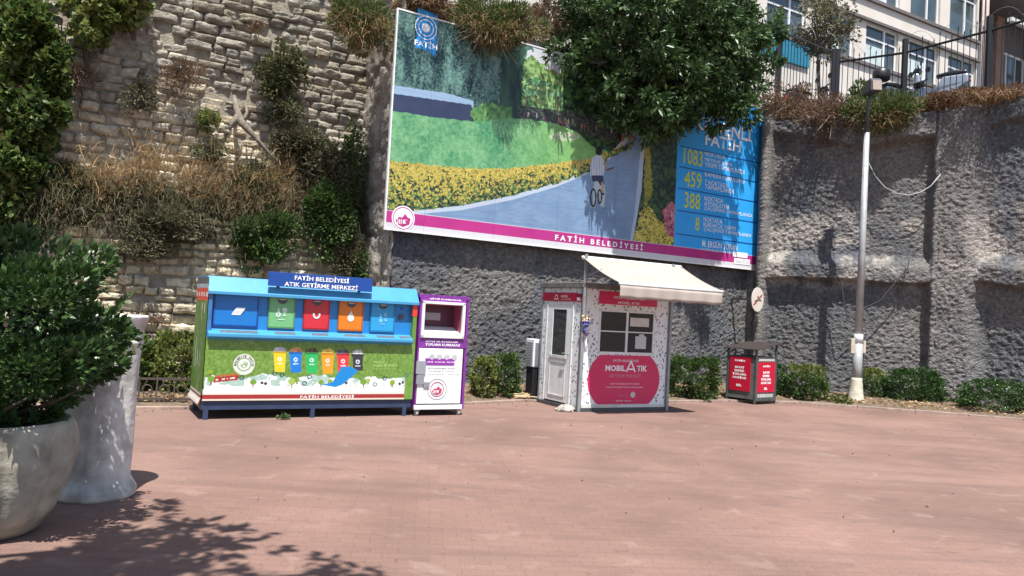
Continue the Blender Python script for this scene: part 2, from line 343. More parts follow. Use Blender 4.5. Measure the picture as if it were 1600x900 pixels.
# smoother pilaster strip next to the billboard, then beams and ribs to the right of it
xP0, xP1, xR0, xR1 = spx(1166), spx(1196), spx(1452), spx(1530)
jit = (fbm(Z_*1.2, S_*1.2, 41)-.5)*.25
pil = sm(S_+jit*.3, xP0, xP0+.06)*(1-sm(S_, xP1-.02, xP1+.08)); off = off*(1-.45*pil)+pil*.16
rightz = sm(S_, xP1, xP1+.1)
rib = sm(S_+jit*.25, xR0-.06, xR0)*(1-sm(S_+jit, xR1-.3, xR1+.2))
bz = 3.02+(fbm(S_*.6, S_*0, 51)-.5)*.25
beam = sm(Z_, bz-.03, bz+.05)*(1-sm(Z_+jit*.6, bz+.35, bz+.75)); bz2 = topz(S_)-.62+(fbm(S_*.8, S_*0, 55)-.5)*.5
beam2 = sm(Z_, bz2-.04, bz2+.1)
off = off+rightz*np.maximum(np.maximum(rib*.32, beam*.25), beam2*(.20+.22*sm(S_, spx(1325), spx(1345))*(1-sm(S_, xR0-.1, xR0))))-.12*rightz
rib2 = (1-sm(S_, xP1+.02, xP1+.14))*sm(S_, xP0, xP0+.05)*.05
off += rib2
Pw = wpos(S_)+wnor(S_)*off[..., None]
V = np.stack([Pw[..., 0], Pw[..., 1], Z_-.1], -1).reshape(-1, 3)
base = np.array([.115, .117, .121]); c = np.ones(S_.shape+(3,))*base
w1 = sm(fbm(S_*.8, Z_*.8, 61), .45, .7)[..., None]; c = c*(1-w1)+np.array([.17, .16, .15])*w1
w2 = sm(fbm(S_*2.2, Z_*.5, 71), .55, .75)[..., None]; c = c*(1-w2*.6)+np.array([.10, .11, .13])*w2*.6
w3 = (rightz*sm(fbm(S_*1.5, Z_*2, 81), .5, .68)*(sm(Z_, 2.6, 3.1)*(1-sm(Z_, 4.3, 5.2))))[..., None]; c = c*(1-w3*.75)+np.array([.40, .36, .32])*w3*.75
w4 = (pil*.75)[..., None]; c = c*(1-w4)+np.array([.25, .225, .2])*w4
w5 = (rightz*.45*rib+rightz*.3*(1-sm(Z_, 0, 3)))[..., None]; c = c*(1-w5)+np.array([.20, .185, .175])*w5
c *= (.62+.76*fbm(S_*16, Z_*20, 91, 3))[..., None]
wall = link('retaining_wall', npmesh('retaining_wall', V, gridfaces(NX, NZ), c.reshape(-1, 3), smooth=False), vmat('sprayed_concrete', .95, 14, .35, bump=1., bscale=24, dist=.06, spec=.1))
tag(wall, 'dark grey rough sprayed concrete retaining wall with ribs and a beam behind the kiosk', 'wall')
# top slab of the wall so that it has thickness + the return face at its left end
q0 = wpos(s_); n0 = wnor(s_); zt = top[0]-.1
V = np.concatenate([np.stack([*(q0+n0*.1).T, zt], 1), np.stack([*(q0-n0*.6).T, zt+.05], 1), np.stack([*(q0-n0*.6).T, zt*0], 1)])
tp = link('wall_top', npmesh('wall_top', V, gridfaces(NX, 3)), mat('wall_top_earth', (.2, .15, .1, 1), .95, noise=.5, nscale=8, bump=1, bscale=20), wall)
nL, nz = 40, 170; a_, t_ = np.meshgrid(np.linspace(-.16, 1.75, nL), np.linspace(0, 7.85, nz))
o_ = (fbm(a_*3, t_*4, 5)-.5)*.12+(fbm(a_*12, t_*12, 6)-.5)*.05-.05*(np.sin(t_*7+fbm(a_*2, t_, 8)*6+a_*3) > .93)
o_ += .03
edge = sm(-a_, -.2, .12)*.05; px_ = wp[0][0]-nB[0]*a_-uB[0]*(o_-edge); py_ = wp[0][1]-nB[1]*a_-uB[1]*(o_-edge)
c = np.ones(a_.shape+(3,))*np.array([.30, .265, .225])*(.55+.9*fbm(a_*4, t_*2.5, 13))[..., None]
dk = sm(fbm(a_*2, t_*.9, 17), .5, .62)[..., None]; c = c*(1-dk*.45)+np.array([.11, .095, .08])*dk*.45
V = np.stack([px_, py_, t_], -1).reshape(-1, 3)
link('return_face', npmesh('return_face', V, gridfaces(nL, nz), c.reshape(-1, 3)), vmat('weathered_concrete', .9, 18, .3, bump=.8, bscale=22, spec=.1), wall, label='weathered brown concrete end face of the retaining wall')

# ---- old masonry wall on the left, every block modelled
SW0 = np.array([-3.33, 16.64])+uB*.5
def stone_wall():
    Vs = []; Fs = []; Cs = []; nv = 0; gx, gz = 9, 7
    z = -.1
    while z < 9.6:
        lower = z < 3.0; fwd = .38 if lower else 0.
        h = random.uniform(.11, .21) if z < 5.2 else random.uniform(.14, .25); x = -12.5-random.random()*.4
        while x < .25:
            w = random.uniform(.2, .62); w = min(w, .3 if random.random() < .12 else w)
            cx = x+w/2; wear = float(fbm(cx*.8, z*1.1, 7)); d = fwd+random.gauss(0, .028)+(wear-.5)*.16-(.012*z)
            if random.random() < .07: d -= .15
            sag = .07*math.sin(cx*.7+z)
            g = random.uniform(.003, .011); a = np.linspace(-1, 1, gx); b = np.linspace(-1, 1, gz); A, B = np.meshgrid(a, b)
            X = cx+A*(w/2-g); Zz = z+sag+h/2+B*(h/2-g*.9)+(vnoise(X*4, X*0+z*9, 3)-.5)*.035
            r = (1-np.abs(A)**12)*(1-np.abs(B)**8); ti = random.gauss(0, .02); D = d-.075+.075*np.clip(r, 0, 1)**.6+(fbm(X*9, Zz*26, 2)-.5)*.07+(fbm(X*3, Zz*4, 12)-.5)*.04+ti*A+abs(random.gauss(0, .015))*B
            rim = (np.abs(A) == 1) | (np.abs(B) == 1); X = X+rim*(rng.random(A.shape)-.5)*.028; Zz = Zz+rim*(rng.random(A.shape)-.5)*.03+A*random.gauss(0, .008)
            # add skirts going back into the wall
            P = np.stack([SW0[0]+uB[0]*X+nB[0]*D, SW0[1]+uB[1]*X+nB[1]*D, Zz], -1).reshape(-1, 3); f = gridfaces(gx, gz)
            ring = list(range(gx))+[gx*k+gx-1 for k in range(1, gz)]+[gx*(gz-1)+k for k in range(gx-2, -1, -1)]+[gx*k for k in range(gz-2, 0, -1)]
            Q = P[ring]-np.array([nB[0], nB[1], 0])*.3; nr = len(ring); sk = np.array([(ring[i], len(P)+i, len(P)+(i+1) % nr, ring[(i+1) % nr]) for i in range(nr)])
            Vs.append(np.concatenate([P, Q])); Fs.append(np.concatenate([f, sk])+nv); nv += len(P)+nr
            tone = random.uniform(.8, 1.2); u = np.clip((z-4.3+random.gauss(0, .35)+(wear-.5)*2)/1.2, 0, 1); col = np.array([.54, .47, .345])*(1-u)+np.array([.32, .29, .235])*u
            if lower: col = np.array([.56, .485, .35])
            if random.random() < .12: col = col*np.array([.75, .72, .7])
            stn = .72+.5*float(fbm(cx*.9, z*.45, 33)); Cs.append(np.ones((len(P)+nr, 3))*col*tone*stn*(np.array([1, .96, .9]) if random.random() < .25 else 1)); x += w
        z += h
    o = link('old_stone_wall', npmesh('old_stone_wall', np.concatenate(Vs), np.concatenate(Fs), np.concatenate(Cs)), vmat('limestone_blocks', .95, 9, .38, bump=.8, bscale=24, dist=.03, spec=.1))
    tag(o, 'old masonry wall of worn cream and grey limestone blocks overgrown with weeds', 'wall')
    # mortar core with the ledge at 3 m
    def q(x, d, z): return (SW0[0]+uB[0]*x+nB[0]*d, SW0[1]+uB[1]*x+nB[1]*d, z)
    m_ = MB(); m_.add([q(x, d, z) for x in (-13, .3) for d, z in ((.30, -.2), (.30, 2.9), (-.10, 3.1), (-.18, 9.7), (-2, 9.7), (-2, -.2))],
                      [(0, 6, 7, 1), (1, 7, 8, 2), (2, 8, 9, 3), (3, 9, 10, 4), (4, 10, 11, 5), (0, 1, 2, 3, 4, 5), (11, 10, 9, 8, 7, 6)])
    m_.build('mortar_core', mat('old_mortar', (.30, .26, .20, 1), .95, noise=.4, nscale=6, bump=1, bscale=20), o)
stone_wall()
def onstone(px, py, off=.1): return onpl(px, py, SW0, TB, off)

# ---- upper street behind the wall
ZU = 6.75
sheet('upper_street', [(-3.6, 17.2), (wp[2][0]-.3, wp[2][1]+.5), (wp[5][0], wp[5][1]+.5), (wp[-1][0], wp[-1][1]+.5), (60, 16), (60, 90), (-60, 90), (-60, -10), (-14, 9)][::-1][0:0] or
      [(-3.4, 16.9), (6.6, 21.6), (8.3, 20.1), (11.2, 19.0), (14, 16.5), (60, 16), (60, 90), (-60, 90), (-60, 60)], ZU, mat('upper_asphalt', (.06, .06, .062, 1), .9, noise=.3, bump=.3))

# ================================================================ BILLBOARD
LB, Z0B, Z1B = 10.69, 3.19, 7.48
bb = T('billboard', 'huge printed billboard of a park path and blue text on the concrete wall', 'billboard', (B0[0], B0[1], 0), TB)
mb = MB().box(.02, LB-.02, .03, .12, Z0B+.03, Z1B-.03)
mb.build('backing_frame', M['grey'], bb)
mb = MB()
for k in range(9):
    x = .3+k*(LB-.6)/8
    for z_ in (Z0B+.15, Z1B-.25): MB().box(x-.03, x+.03, .12, .4, z_, z_+.06).build('wall_bracket', M['dgrey'], bb)
cv = Canvas(0, LB, Z0B, Z1B, 940, 378); cv.coords(B0, TB)
A, B = cv.A, cv.B
fine = fbm(cv.X*15, cv.Z*15, 1, 4); med = fbm(cv.X*3, cv.Z*3, 2, 4); str_ = fbm(cv.X*7, cv.Z*2.2, 3, 4); tiny = fbm(cv.X*34, cv.Z*34, 4, 3)
alls = np.ones(A.shape, bool)
cv.mix(alls, (28, 52, 48), (70, 112, 84), (fine-.3)*2)
# sky patch + light trees
m = cv.poly([(812, 55), (900, 80), (905, 150), (815, 150)]); cv.mix(m, (225, 232, 242), (240, 243, 248), med)
m = cv.poly([(806, 100), (830, 86), (850, 100), (872, 112), (905, 130), (905, 200), (800, 200)], 18, .15); cv.mix(m, (70, 130, 75), (185, 220, 140), (fine-.3)*2.2)
for cx, cy in ((838, 135), (872, 152), (824, 150), (895, 160)):
    for a in np.linspace(-2.9, -.2, 13):
        e = (cx+22*math.cos(a), cy+17*math.sin(a)+5); cv.put(cv.line([(cx, cy), ((cx+e[0])/2, (cy+e[1])/2-4), e], .9), (90, 150, 105) if random.random() < .6 else (150, 195, 140))
    cv.put(cv.line([(cx, cy), (cx-1, 188)], 1.6), (105, 95, 75))
m = (A > 880) & (B > 90) & (B < 228) & (A < 1060); cv.mix(m, (25, 45, 38), (90, 130, 70), (fine-.38)*2.4)
# willow
m = cv.poly([(600, 0), (825, 55), (828, 85), (812, 100), (808, 190), (780, 190), (770, 160), (740, 168), (700, 150), (660, 150), (600, 130)], 26, .12)
cv.mix(m, (20, 52, 58), (128, 172, 158), (.55*str_+.45*tiny-.36)*2.9)
m = cv.poly([(788, 60), (822, 70), (812, 190), (790, 192), (778, 150)], 14, .2); cv.mix(m, (22, 50, 46), (70, 112, 84), (str_-.3)*1.8)
# wall and pale strip
cv.put(cv.poly([(600, 131), (700, 146), (740, 158), (740, 168), (600, 146)]), (165, 195, 225)); cv.mix(cv.poly([(600, 144), (737, 164), (737, 190), (600, 174)]), (48, 58, 88), (66, 76, 108), med)
m = cv.poly([(735, 172), (760, 160), (800, 168), (800, 192), (740, 192)], 10, .2); cv.mix(m, (70, 130, 70), (140, 190, 110), (fine-.3)*2)
# crowd line
m = cv.poly([(808, 164), (900, 176), (1000, 208), (1000, 232), (900, 205), (810, 190)]); cv.mix(m, (40, 50, 48), (105, 112, 100), (tiny-.35)*2.5)
for i in range(26):
    x = random.uniform(812, 985); y = 176+(x-812)*.19+random.uniform(-2, 4); cv.put(cv.ell(x, y, 1.2, 4), random.choice([(170, 110, 110), (200, 200, 205), (60, 70, 100), (190, 140, 100), (50, 45, 50), (150, 80, 100), (40, 50, 50)]))
# lawn
m = cv.poly([(600, 172), (740, 191), (790, 185), (830, 186), (870, 194), (900, 206), (930, 232), (985, 240), (985, 262), (600, 272)], 5, .1)
cv.mix(m, (62, 146, 98), (150, 208, 150), (.35*fine+.35*med+.3*tiny-.3)*2.4); lo = np.clip((A-780)/160, 0, .8)[m][:, None]; cv.c[m] = cv.c[m]*(1-lo)+lo*lin((142, 196, 104))*.78*(.7+.6*fine[m][:, None])
m = cv.ell(882, 213, 24, 7) & (tiny > .45); cv.put(m, (215, 225, 190))
# path
m = cv.poly([(640, 336), (720, 322), (800, 306), (870, 286), (930, 262), (965, 235), (992, 205), (1008, 205), (1006, 260), (1000, 330), (985, 400), (600, 400)])
cv.mix(m, (118, 148, 186), (152, 182, 214), .8*med+.8*fbm(cv.X*6, cv.Z*40, 14)-.3)
for a, b_ in (((740, 350), (1000, 215)), ((860, 375), (960, 300)), ((900, 285), (990, 300)), ((700, 335), (990, 372)), ((800, 312), (990, 340)), ((930, 262), (1002, 268))): cv.put(cv.line([a, b_], .7) & m, (128, 158, 198))
cv.put(cv.line([(630, 333), (720, 325), (800, 309), (870, 288), (925, 265), (958, 240), (988, 207)], 3.4), (205, 218, 235))
m = cv.poly([(1003, 210), (1009, 210), (1006, 300), (1000, 400), (980, 400), (992, 330)]); cv.put(m, (196, 212, 236))
# flower hedge
hp = [(600, 250), (650, 256), (720, 262), (790, 264), (860, 256), (920, 248), (955, 236), (990, 220), (998, 208), (985, 232), (955, 246), (925, 268), (870, 286), (800, 305), (715, 322), (640, 330), (600, 328)]
m = cv.poly(hp, 7, .25); up = np.interp(A, [600, 720, 790, 860, 920, 1000], [250, 262, 264, 256, 248, 205]); lo_ = np.interp(A, [600, 640, 720, 800, 870, 925, 1000], [330, 330, 322, 306, 286, 268, 210]); q = np.clip((B-up)/np.maximum(lo_-up, 1), 0, 1)
cv.mix(m, (22, 52, 46), (110, 150, 80), (fine-.32)*2.6)
y_ = m & ((tiny*.7+fine*.3) > .34+.27*q); cv.mix(y_, (168, 150, 58), (240, 218, 112), (fbm(cv.X*50, cv.Z*50, 19)-.3)*2.4)
# right beds
m = cv.poly([(1009, 205), (1062, 205), (1062, 400), (985, 400), (1002, 300)]); cv.mix(m, (22, 40, 40), (78, 112, 60), (fine-.36)*2.4)
m = cv.poly([(1008, 230), (1016, 230), (1020, 300), (1006, 330)], 6, .3); cv.mix(m, (120, 130, 40), (190, 180, 70), (tiny-.3)*2.5)
m = cv.poly([(1000, 330), (1014, 322), (1030, 345), (1050, 360), (1058, 400), (985, 400)], 8, .3) & (tiny > .38); cv.mix(m, (205, 185, 60), (245, 232, 120), (fine-.3)*2)
m = cv.poly([(1034, 330), (1050, 315), (1060, 330), (1060, 372), (1040, 368)], 8, .3) & (tiny > .36); cv.mix(m, (190, 80, 110), (240, 170, 180), (fine-.3)*2)
cv.put(cv.line([(1047, 150), (1049, 240)], 1.4), (60, 60, 60))
# cyclist
cv.put(cv.poly([(926, 300), (930, 278), (941, 272), (946, 300), (944, 324), (938, 322), (936, 300), (931, 322), (927, 326)]), (205, 222, 226))
for cx, cy, r in ((927, 309, 15), (937, 307, 12)): cv.put(cv.ell(cx, cy, 5.2 if r == 15 else 4, r) & ~cv.ell(cx, cy, 2.8 if r == 15 else 2, r-3.5), (28, 36, 50))
cv.put(cv.poly([(926, 246), (933, 242), (941, 244), (945, 256), (943, 275), (923, 276), (922, 262)]), (222, 232, 242))
for k in range(5): cv.put(cv.line([(925+k*4, 246), (924+k*4, 274)], .5), (170, 190, 225))
cv.put(cv.poly([(924, 274), (942, 274), (944, 288), (938, 290), (934, 283), (926, 284)]), (48, 62, 92)); cv.put(cv.line([(941, 286), (942, 301)], 1.7), (214, 170, 140)); cv.put(cv.ell(942, 303, 2.4, 1.8), (30, 30, 40))
cv.put(cv.line([(944, 255), (949, 264), (953, 266)], 1.5), (200, 140, 120)); cv.put(cv.ell(936, 236, 5.4, 7), (24, 20, 24)); cv.put(cv.line([(948, 266), (958, 262)], 1), (40, 40, 60))
for i in range(6): x = 975+random.uniform(-8, 18); cv.put(cv.ell(x, 212+random.uniform(-3, 3), 2, 6), random.choice([(40, 40, 60), (210, 120, 60), (200, 190, 200)]))
# blue panel
m = A > 1060-(B-180)*.036; cv.mix(m, (48, 168, 250), (62, 182, 255), med, .9)
# magenta band and white foot
zb = cv.Z-Z0B; cv.put(zb < .36, (238, 236, 240)); cv.mix((zb > .115) & (zb < .345), (196, 48, 140), (214, 62, 150), med)

seam = (np.abs((cv.X % 1.62)-.81) < .012) | (np.abs((cv.Z-Z0B) % 1.45-1.3) < .007); cv.c[seam] *= .86; cv.c *= (.9+.16*fbm(cv.X*.8, cv.Z*1.5, 77))[..., None]*.9
cv.build('printed_sheet', M['print'], bb, .0)
def bl(px, py): p = onpl(px, py, B0, TB); d = p[:2]-np.array(B0); return float(d@uB), float(p[2])
# flag emblem top-left
fl = T('flag_dummy', '', '', (0, 0, 0)); bpy.data.objects.remove(fl)
x0, z0 = bl(649, 74); x1, z1 = bl(684, 24); mb = MB().prism([(x0, z0), (x0+(x1-x0)*.62, z0), (x1, z0-.10), (x1, z1), (x0, z1+.05)], -.004, -.002); mb.build('blue_flag_emblem', mat('flag_blue', S(40, 150, 225), .4), bb)
cx = (x0+x1)/2-.02; cz = z0+(z1-z0)*.58
mb = MB()
for r, w_ in ((.24, .018), (.17, .016)):
    for k in range(28):
        a = 2*math.pi*k/28; b_ = 2*math.pi*(k+1)/28; mb.prism([(cx+r*math.cos(a), cz+r*math.sin(a)), (cx+r*math.cos(b_), cz+r*math.sin(b_)), (cx+(r-w_)*math.cos(b_), cz+(r-w_)*math.sin(b_)), (cx+(r-w_)*math.cos(a), cz+(r-w_)*math.sin(a))], -.008, -.006)
mb.disc(cx, cz, .09, -.008, -.006); mb.build('ring_emblem', M['let'], bb)
text('FATİH', cx+.02, z0+.12, .15, M['let'], bb, .5, -.008, .02)
# round crest on the band
cx, cz = bl(630, 341); mb = MB().disc(cx, cz, .245, -.006, -.002, 32); mb.build('crest_disc', M['let'], bb)
cr = mat('crest_magenta', S(190, 50, 130), .4)
def crest(cx, cz, R, m, parent, y0, y1):
    mb = MB()
    n = 40
    for k in range(n):
        a, b_ = 2*math.pi*k/n, 2*math.pi*(k+1)/n; r1, r2 = R, R*.93; mb.prism([(cx+r1*math.cos(a), cz+r1*math.sin(a)), (cx+r1*math.cos(b_), cz+r1*math.sin(b_)), (cx+r2*math.cos(b_), cz+r2*math.sin(b_)), (cx+r2*math.cos(a), cz+r2*math.sin(a))], y0, y1)
    mb.prism([(cx-R*.75, cz-R*.25), (cx-R*.4, cz+R*.1), (cx-R*.1, cz+R*.05), (cx+R*.15, cz+R*.42), (cx+R*.42, cz+R*.12), (cx+R*.72, cz+R*.02), (cx+R*.6, cz-R*.5), (cx, cz-R*.78), (cx-R*.5, cz-R*.6)], y0, y1)
    mb.build('crest_mark', m, parent)
    m2 = MB()
    for k in range(3): m2.box(cx-R*(.55-.16*k), cx-R*(.48-.16*k), y0-.002, y0-.0005, cz-R*.55, cz-R*.12)
    m2.prism([(cx-.02*R, cz-R*.5), (cx+R*.3, cz-R*.42), (cx+R*.1, cz-R*.22), (cx+R*.45, cz-R*.12), (cx-R*.05, cz-R*.15)], y0-.002, y0-.0005); m2.build('crest_detail', M['let'], parent)
crest(cx, cz, .22, cr, bb, -.009, -.0065)
x0, z0 = bl(867, 375); x1, z1 = bl(1004, 391); text('F A T İ H   B E L E D İ Y E S İ', (x0+x1)/2, Z0B+.235, .165, M['let'], bb, x1-x0, -.006, .028)
# blue panel lettering and rules
xb0 = bl(1057, 250)[0]; W_ = LB-xb0
def bt(s, px0, px1, py, h, m=M['let'], bold=.02):
    a = bl(px0, py)[0]; b_ = bl(px1, py)[0]; z = bl((px0+px1)/2, py)[1]; text(s, (a+b_)/2, z, h, m, bb, b_-a, -.006, bold)
bt('GÜVENLİ', 1090, 1175, 199, .44); bt('FATİH', 1102, 1158, 220, .41)
for n_, a, b_, py in (('1083', 1068, 1098, 246), ('459', 1069, 1096, 281), ('388', 1069, 1094, 314), ('8', 1086, 1093, 350)): bt(n_, a, b_, py, .40 if n_ != '8' else .34, M['yel'], .01)
for s, a, b_, py in (('NOKTADA', 1101, 1133, 243), ('METRUK BİNA', 1101, 1144, 252.5), ('YIKIMI TAMAMLANDI', 1101, 1163, 263), ('KAMERA KURULUMU', 1101, 1163, 278), ('7 NOKTADA', 1101, 1138, 287.5), ('TAMAMLANDI', 1101, 1146, 295.5),
                     ('NOKTADA', 1100, 1130, 312), ('AYDINLATMA', 1100, 1140, 321), ('ÇALIŞMASI TAMAMLANDI', 1100, 1175, 331.5), ('NOKTADA', 1099, 1128, 344.5), ('KARAKOL YAPIM', 1099, 1149, 354), ('ÇALIŞMASI TAMAMLANDI', 1099, 1173, 363.5)): bt(s, a, b_, py, .115, bold=0)
bt('M. ERGÜN TURAN', 1097, 1152, 383, .19, bold=.01); bt('FATİH BELEDİYE BAŞKANI', 1096, 1152, 392.5, .085, bold=0)
mb = MB()
for z in (bl(1100, 268)[1], bl(1100, 301)[1], bl(1100, 335)[1], bl(1100, 371)[1], bl(1100, 236)[1]): mb.box(xb0+.1, LB-.06, -.006, -.0035, z-.012, z+.012)
mb.build('panel_rules', mat('rule_blue', S(20, 80, 160), .5), bb)
mb = MB(); mb.box(LB-.95, LB-.35, -.008, -.003, Z0B+.09, Z0B+.24); mb.box(LB-1.0, LB-.45, -.008, -.003, Z0B+.27, Z0B+.40); mb.build('printer_label', M['let'], bb)
text('baskı 0212', LB-.65, Z0B+.165, .09, M['greyt'], bb, .5, -.0085)
mb = MB().box(-.03, 0, -.01, .05, Z0B, Z1B).box(LB, LB+.03, -.01, .05, Z0B, Z1B).box(-.03, LB+.03, -.01, .05, Z0B-.03, Z0B).box(-.03, LB+.03, -.01, .05, Z1B, Z1B+.03); mb.build('edge_profile', M['white'], bb)

# ================================================================ RECYCLING CONTAINER
C0, TC = (-4.13, 10.621), .515
ct = T('recycling_container', 'long blue and green recycling container with five coloured hatches', 'container', (C0[0], C0[1], 0), TC)
def cl(px, py): p = onpl(px, py, C0, TC); d = p[:2]-np.array(C0); return float(d[0]*math.cos(TC)+d[1]*math.sin(TC)), float(p[2])
CW, CD = 3.07, 1.1
for x in (.03, 1.5, 2.93):
    for y in (.02, CD-.08): MB().box(x, x+.06, y, y+.06, 0, .15).build('leg', M['navy'], ct)
MB().box(-.0, CW, .03, CD-.02, .13, .275).build('skirt', M['navy'], ct, .006)
MB().box(.006, CW-.006, .005, CD, .275, 1.12).build('lower_body', mat('green_body', S(95, 140, 60), .5, noise=.2), ct)
MB().box(.05, CW-.05, .11, CD, 1.12, 1.9).build('upper_body', M['blue'], ct)
cv = Canvas(0, CW, .262, 1.125, 460, 132); cv.coords(C0, TC); A, B = cv.A, cv.B
fine = fbm(cv.X*35, cv.Z*35, 1, 3); med = fbm(cv.X*5, cv.Z*5, 2, 4)
cv.mix(np.ones(A.shape, bool), (92, 134, 50), (150, 182, 92), .75*(fine-.25)*1.6+.3*(med-.3))
zt_ = .53+.07*fbm(cv.X*4, cv.Z*0, 5)+.09*np.abs(np.sin(cv.X*4.3+1))*fbm(cv.X*9, cv.Z*0, 6)
cl_ = (cv.Z < zt_) & (cv.X > .02) & (cv.X < CW-.14); cv.mix(cl_, (214, 226, 238), (250, 250, 250), 1.6-(cv.Z-.38)*5+(fine-.5)); gb = cl_ & (cv.Z > .46) & (fbm(cv.X*14, cv.Z*14, 8) > .56); cv.mix(gb, (150, 190, 175), (195, 215, 205), fine)
cv.put((cv.Z < .42) & (cv.X < CW-.14), (250, 250, 248)); cv.put((cv.Z < .365) & (cv.X < CW-.14), (242, 225, 205)); cv.put((cv.Z > .284) & (cv.Z < .342) & (cv.X < CW-.14), (168, 52, 56))
cv.put(cv.X > CW-.14, (110, 150, 66)); g2 = (cv.X > CW-.14); cv.mix(g2, (98, 140, 58), (136, 172, 84), fine)
def tree_(x, z, r): cv.put(((cv.X-x)**2+((cv.Z-z)*1.15)**2 < r*r), random.choice([(140, 175, 50), (120, 165, 60), (165, 195, 90)])); cv.put((abs(cv.X-x) < .008) & (cv.Z < z-r*.7) & (cv.Z > z-r*1.7), (120, 90, 50))
for x, z, r in ((.1, .56, .05), (.66, .52, .045), (1.2, .53, .055), (1.27, .55, .035), (1.62, .52, .04), (2.27, .53, .055), (2.34, .55, .035), (2.73, .52, .045), (.08, .66, .035), (1.76, .53, .04)): tree_(x, z, r)
for x, z in ((.83, .5), (.78, .51), (2.85, .5), (2.9, .52), (2.0, .51)): cv.put((cv.X-x)**2+(cv.Z-z)**2 < .022**2, (60, 66, 74))
for x, z in ((.5, .58), (.35, .57), (1.45, .6), (2.6, .58), (2.95, .63), (1.05, .62), (1.38, .5), (2.45, .49), (.95, .64)):
    r_ = np.hypot(cv.X-x, cv.Z-z); cv.put((r_ < .034) & (r_ > .02), random.choice([(50, 80, 95), (70, 120, 110)]))
# printed bins
for px, w, col, fill in ((437, 9.6, (240, 196, 40), (190, 195, 200)), (462, 9.6, (25, 120, 205), (215, 140, 80)), (487, 9.6, (40, 175, 90), (70, 60, 40)), (512, 9.6, (240, 150, 35), (240, 200, 70)), (536, 9.6, (220, 55, 60), (70, 70, 90)), (559, 8.6, (52, 54, 62), (200, 205, 205))):
    pt = 552+(px-437)*.035; pb = pt+(29 if px < 550 else 23); m = cv.poly([(px-w, pt-6), (px-w*.5, pt-9), (px+w*.5, pt-10), (px+w, pt-6), (px+w, pt), (px-w, pt)], 3, .5); cv.mix(m, fill, tuple(min(255, v+50) for v in fill), (fine-.3)*2)
    cv.mix(cv.poly([(px-w, pt-2), (px+w, pt-2), (px+w*.86, pb), (px-w*.8, pb)]), col, tuple(min(255, int(v*1.12)+6) for v in col), med); cv.put(cv.poly([(px-w-1, pt-3), (px+w+1, pt-3), (px+w+1, pt), (px-w-1, pt)]), tuple(int(v*.82) for v in col))
    cv.put(cv.ell(px, pt+9, 3.2, 3.4) & ~cv.ell(px, pt+9, 1.5, 1.6), (235, 240, 240)); cv.put(cv.poly([(px-4, pt+15), (px+4, pt+15), (px+4, pt+16.5), (px-4, pt+16.5)]), (230, 235, 235))
cv.put(cv.poly([(534, 573), (548, 573), (560, 579), (553, 586), (535, 601), (524, 605), (502, 601), (520, 597), (524, 590)]), (30, 140, 215))
rr = np.hypot(cv.X-.52, cv.Z-.765); cv.put(rr < .145, (232, 236, 226)); cv.put((rr < .098) & (rr > .08), (150, 175, 140)); cv.put((rr < .05) & (fine > .45), (160, 185, 150))
xx = (cv.X-.14)*.97+(cv.Z-.56)*-.2; zz = (cv.Z-.545)-(cv.X-.14)*.12; cv.put((xx > 0) & (xx < .3) & (np.abs(zz) < .035), (170, 50, 45)); cv.put((xx > 0) & (xx < .28) & (np.abs(zz-.05) < .013), (190, 110, 60)); cv.put((xx > .02) & (xx < .28) & (np.abs(zz) < .012) & (vnoise(cv.X*45, cv.Z*2, 2) > .4), (235, 225, 215))
pnl = cv.build('printed_front', M['print'], ct, .0)
for k, ch in enumerate('BELEDİYE FATİH'):
    a = math.pi*(1.02-k/13*1.04); text(ch if ch != ' ' else '·', .52+.118*math.cos(a), .765+.118*math.sin(a), .03, M['dgrey'], pnl, None, -.003, .03, rot=a-math.pi/2) if ch != ' ' else None
text('FATİH BELEDİYESİ', cl(512, 618)[0], .314, .048, M['let'], pnl, .80, -.003, .015)
text('Mehmet', 2.5, .83, .035, M['letdim'], pnl, .17, -.003, .02, left=False); text('Ergün TURAN', 2.60, .775, .055, M['letdim'], pnl, .38, -.003, .02); text('Fatih Belediye Başkanı', 2.60, .725, .022, M['letdim'], pnl, .38, -.003)
# blue recess
MB().box(.05, CW-.06, .085, .105, 1.14, 1.76).build('recess_panel', M['blue'], ct)
MB().box(.0, .05, .0, CD, 1.12, 1.76).build('corner_pillar', mat('pillar_print', S(70, 130, 190), .4, noise=.3), ct)
rp = MB().box(CW-.06, CW, .0, CD, 1.12, 1.76).build('corner_pillar', mat('pillar_green', S(110, 152, 66), .4, noise=.2, nscale=30), ct)
MB().box(CW-.075, CW+.002, -.004, .05, 1.55, 1.765).build('red_corner_label', mat('label_red', S(225, 70, 50), .4), ct)
MB().prismx([(-.08, 1.145), (-.08, 1.19), (.085, 1.255), (.085, 1.1), (0, 1.1)], .012, CW-.07).build('tray', M['lblue'], ct, .006)
for px0, px1 in ((343, 402), (429, 461), (487, 512), (538, 570), (588, 616), (624, 640)):
    a = cl(px0, 525)[0]; b_ = cl(px1, 525)[0]; y0, y1 = -.045, .025; zf = lambda y: 1.19+(y+.08)*.394+.004
    mb = MB().add([(a, y0, zf(y0)), (b_, y0, zf(y0)), (b_, y1, zf(y1)), (a, y1, zf(y1)), (a, y0, zf(y0)-.006), (b_, y0, zf(y0)-.006), (b_, y1, zf(y1)-.006), (a, y1, zf(y1)-.006)], [(0, 1, 2, 3), (4, 7, 6, 5), (0, 4, 5, 1), (1, 5, 6, 2), (2, 6, 7, 3), (3, 7, 4, 0)])
    mb.build('tray_plate', M['plate'], ct)
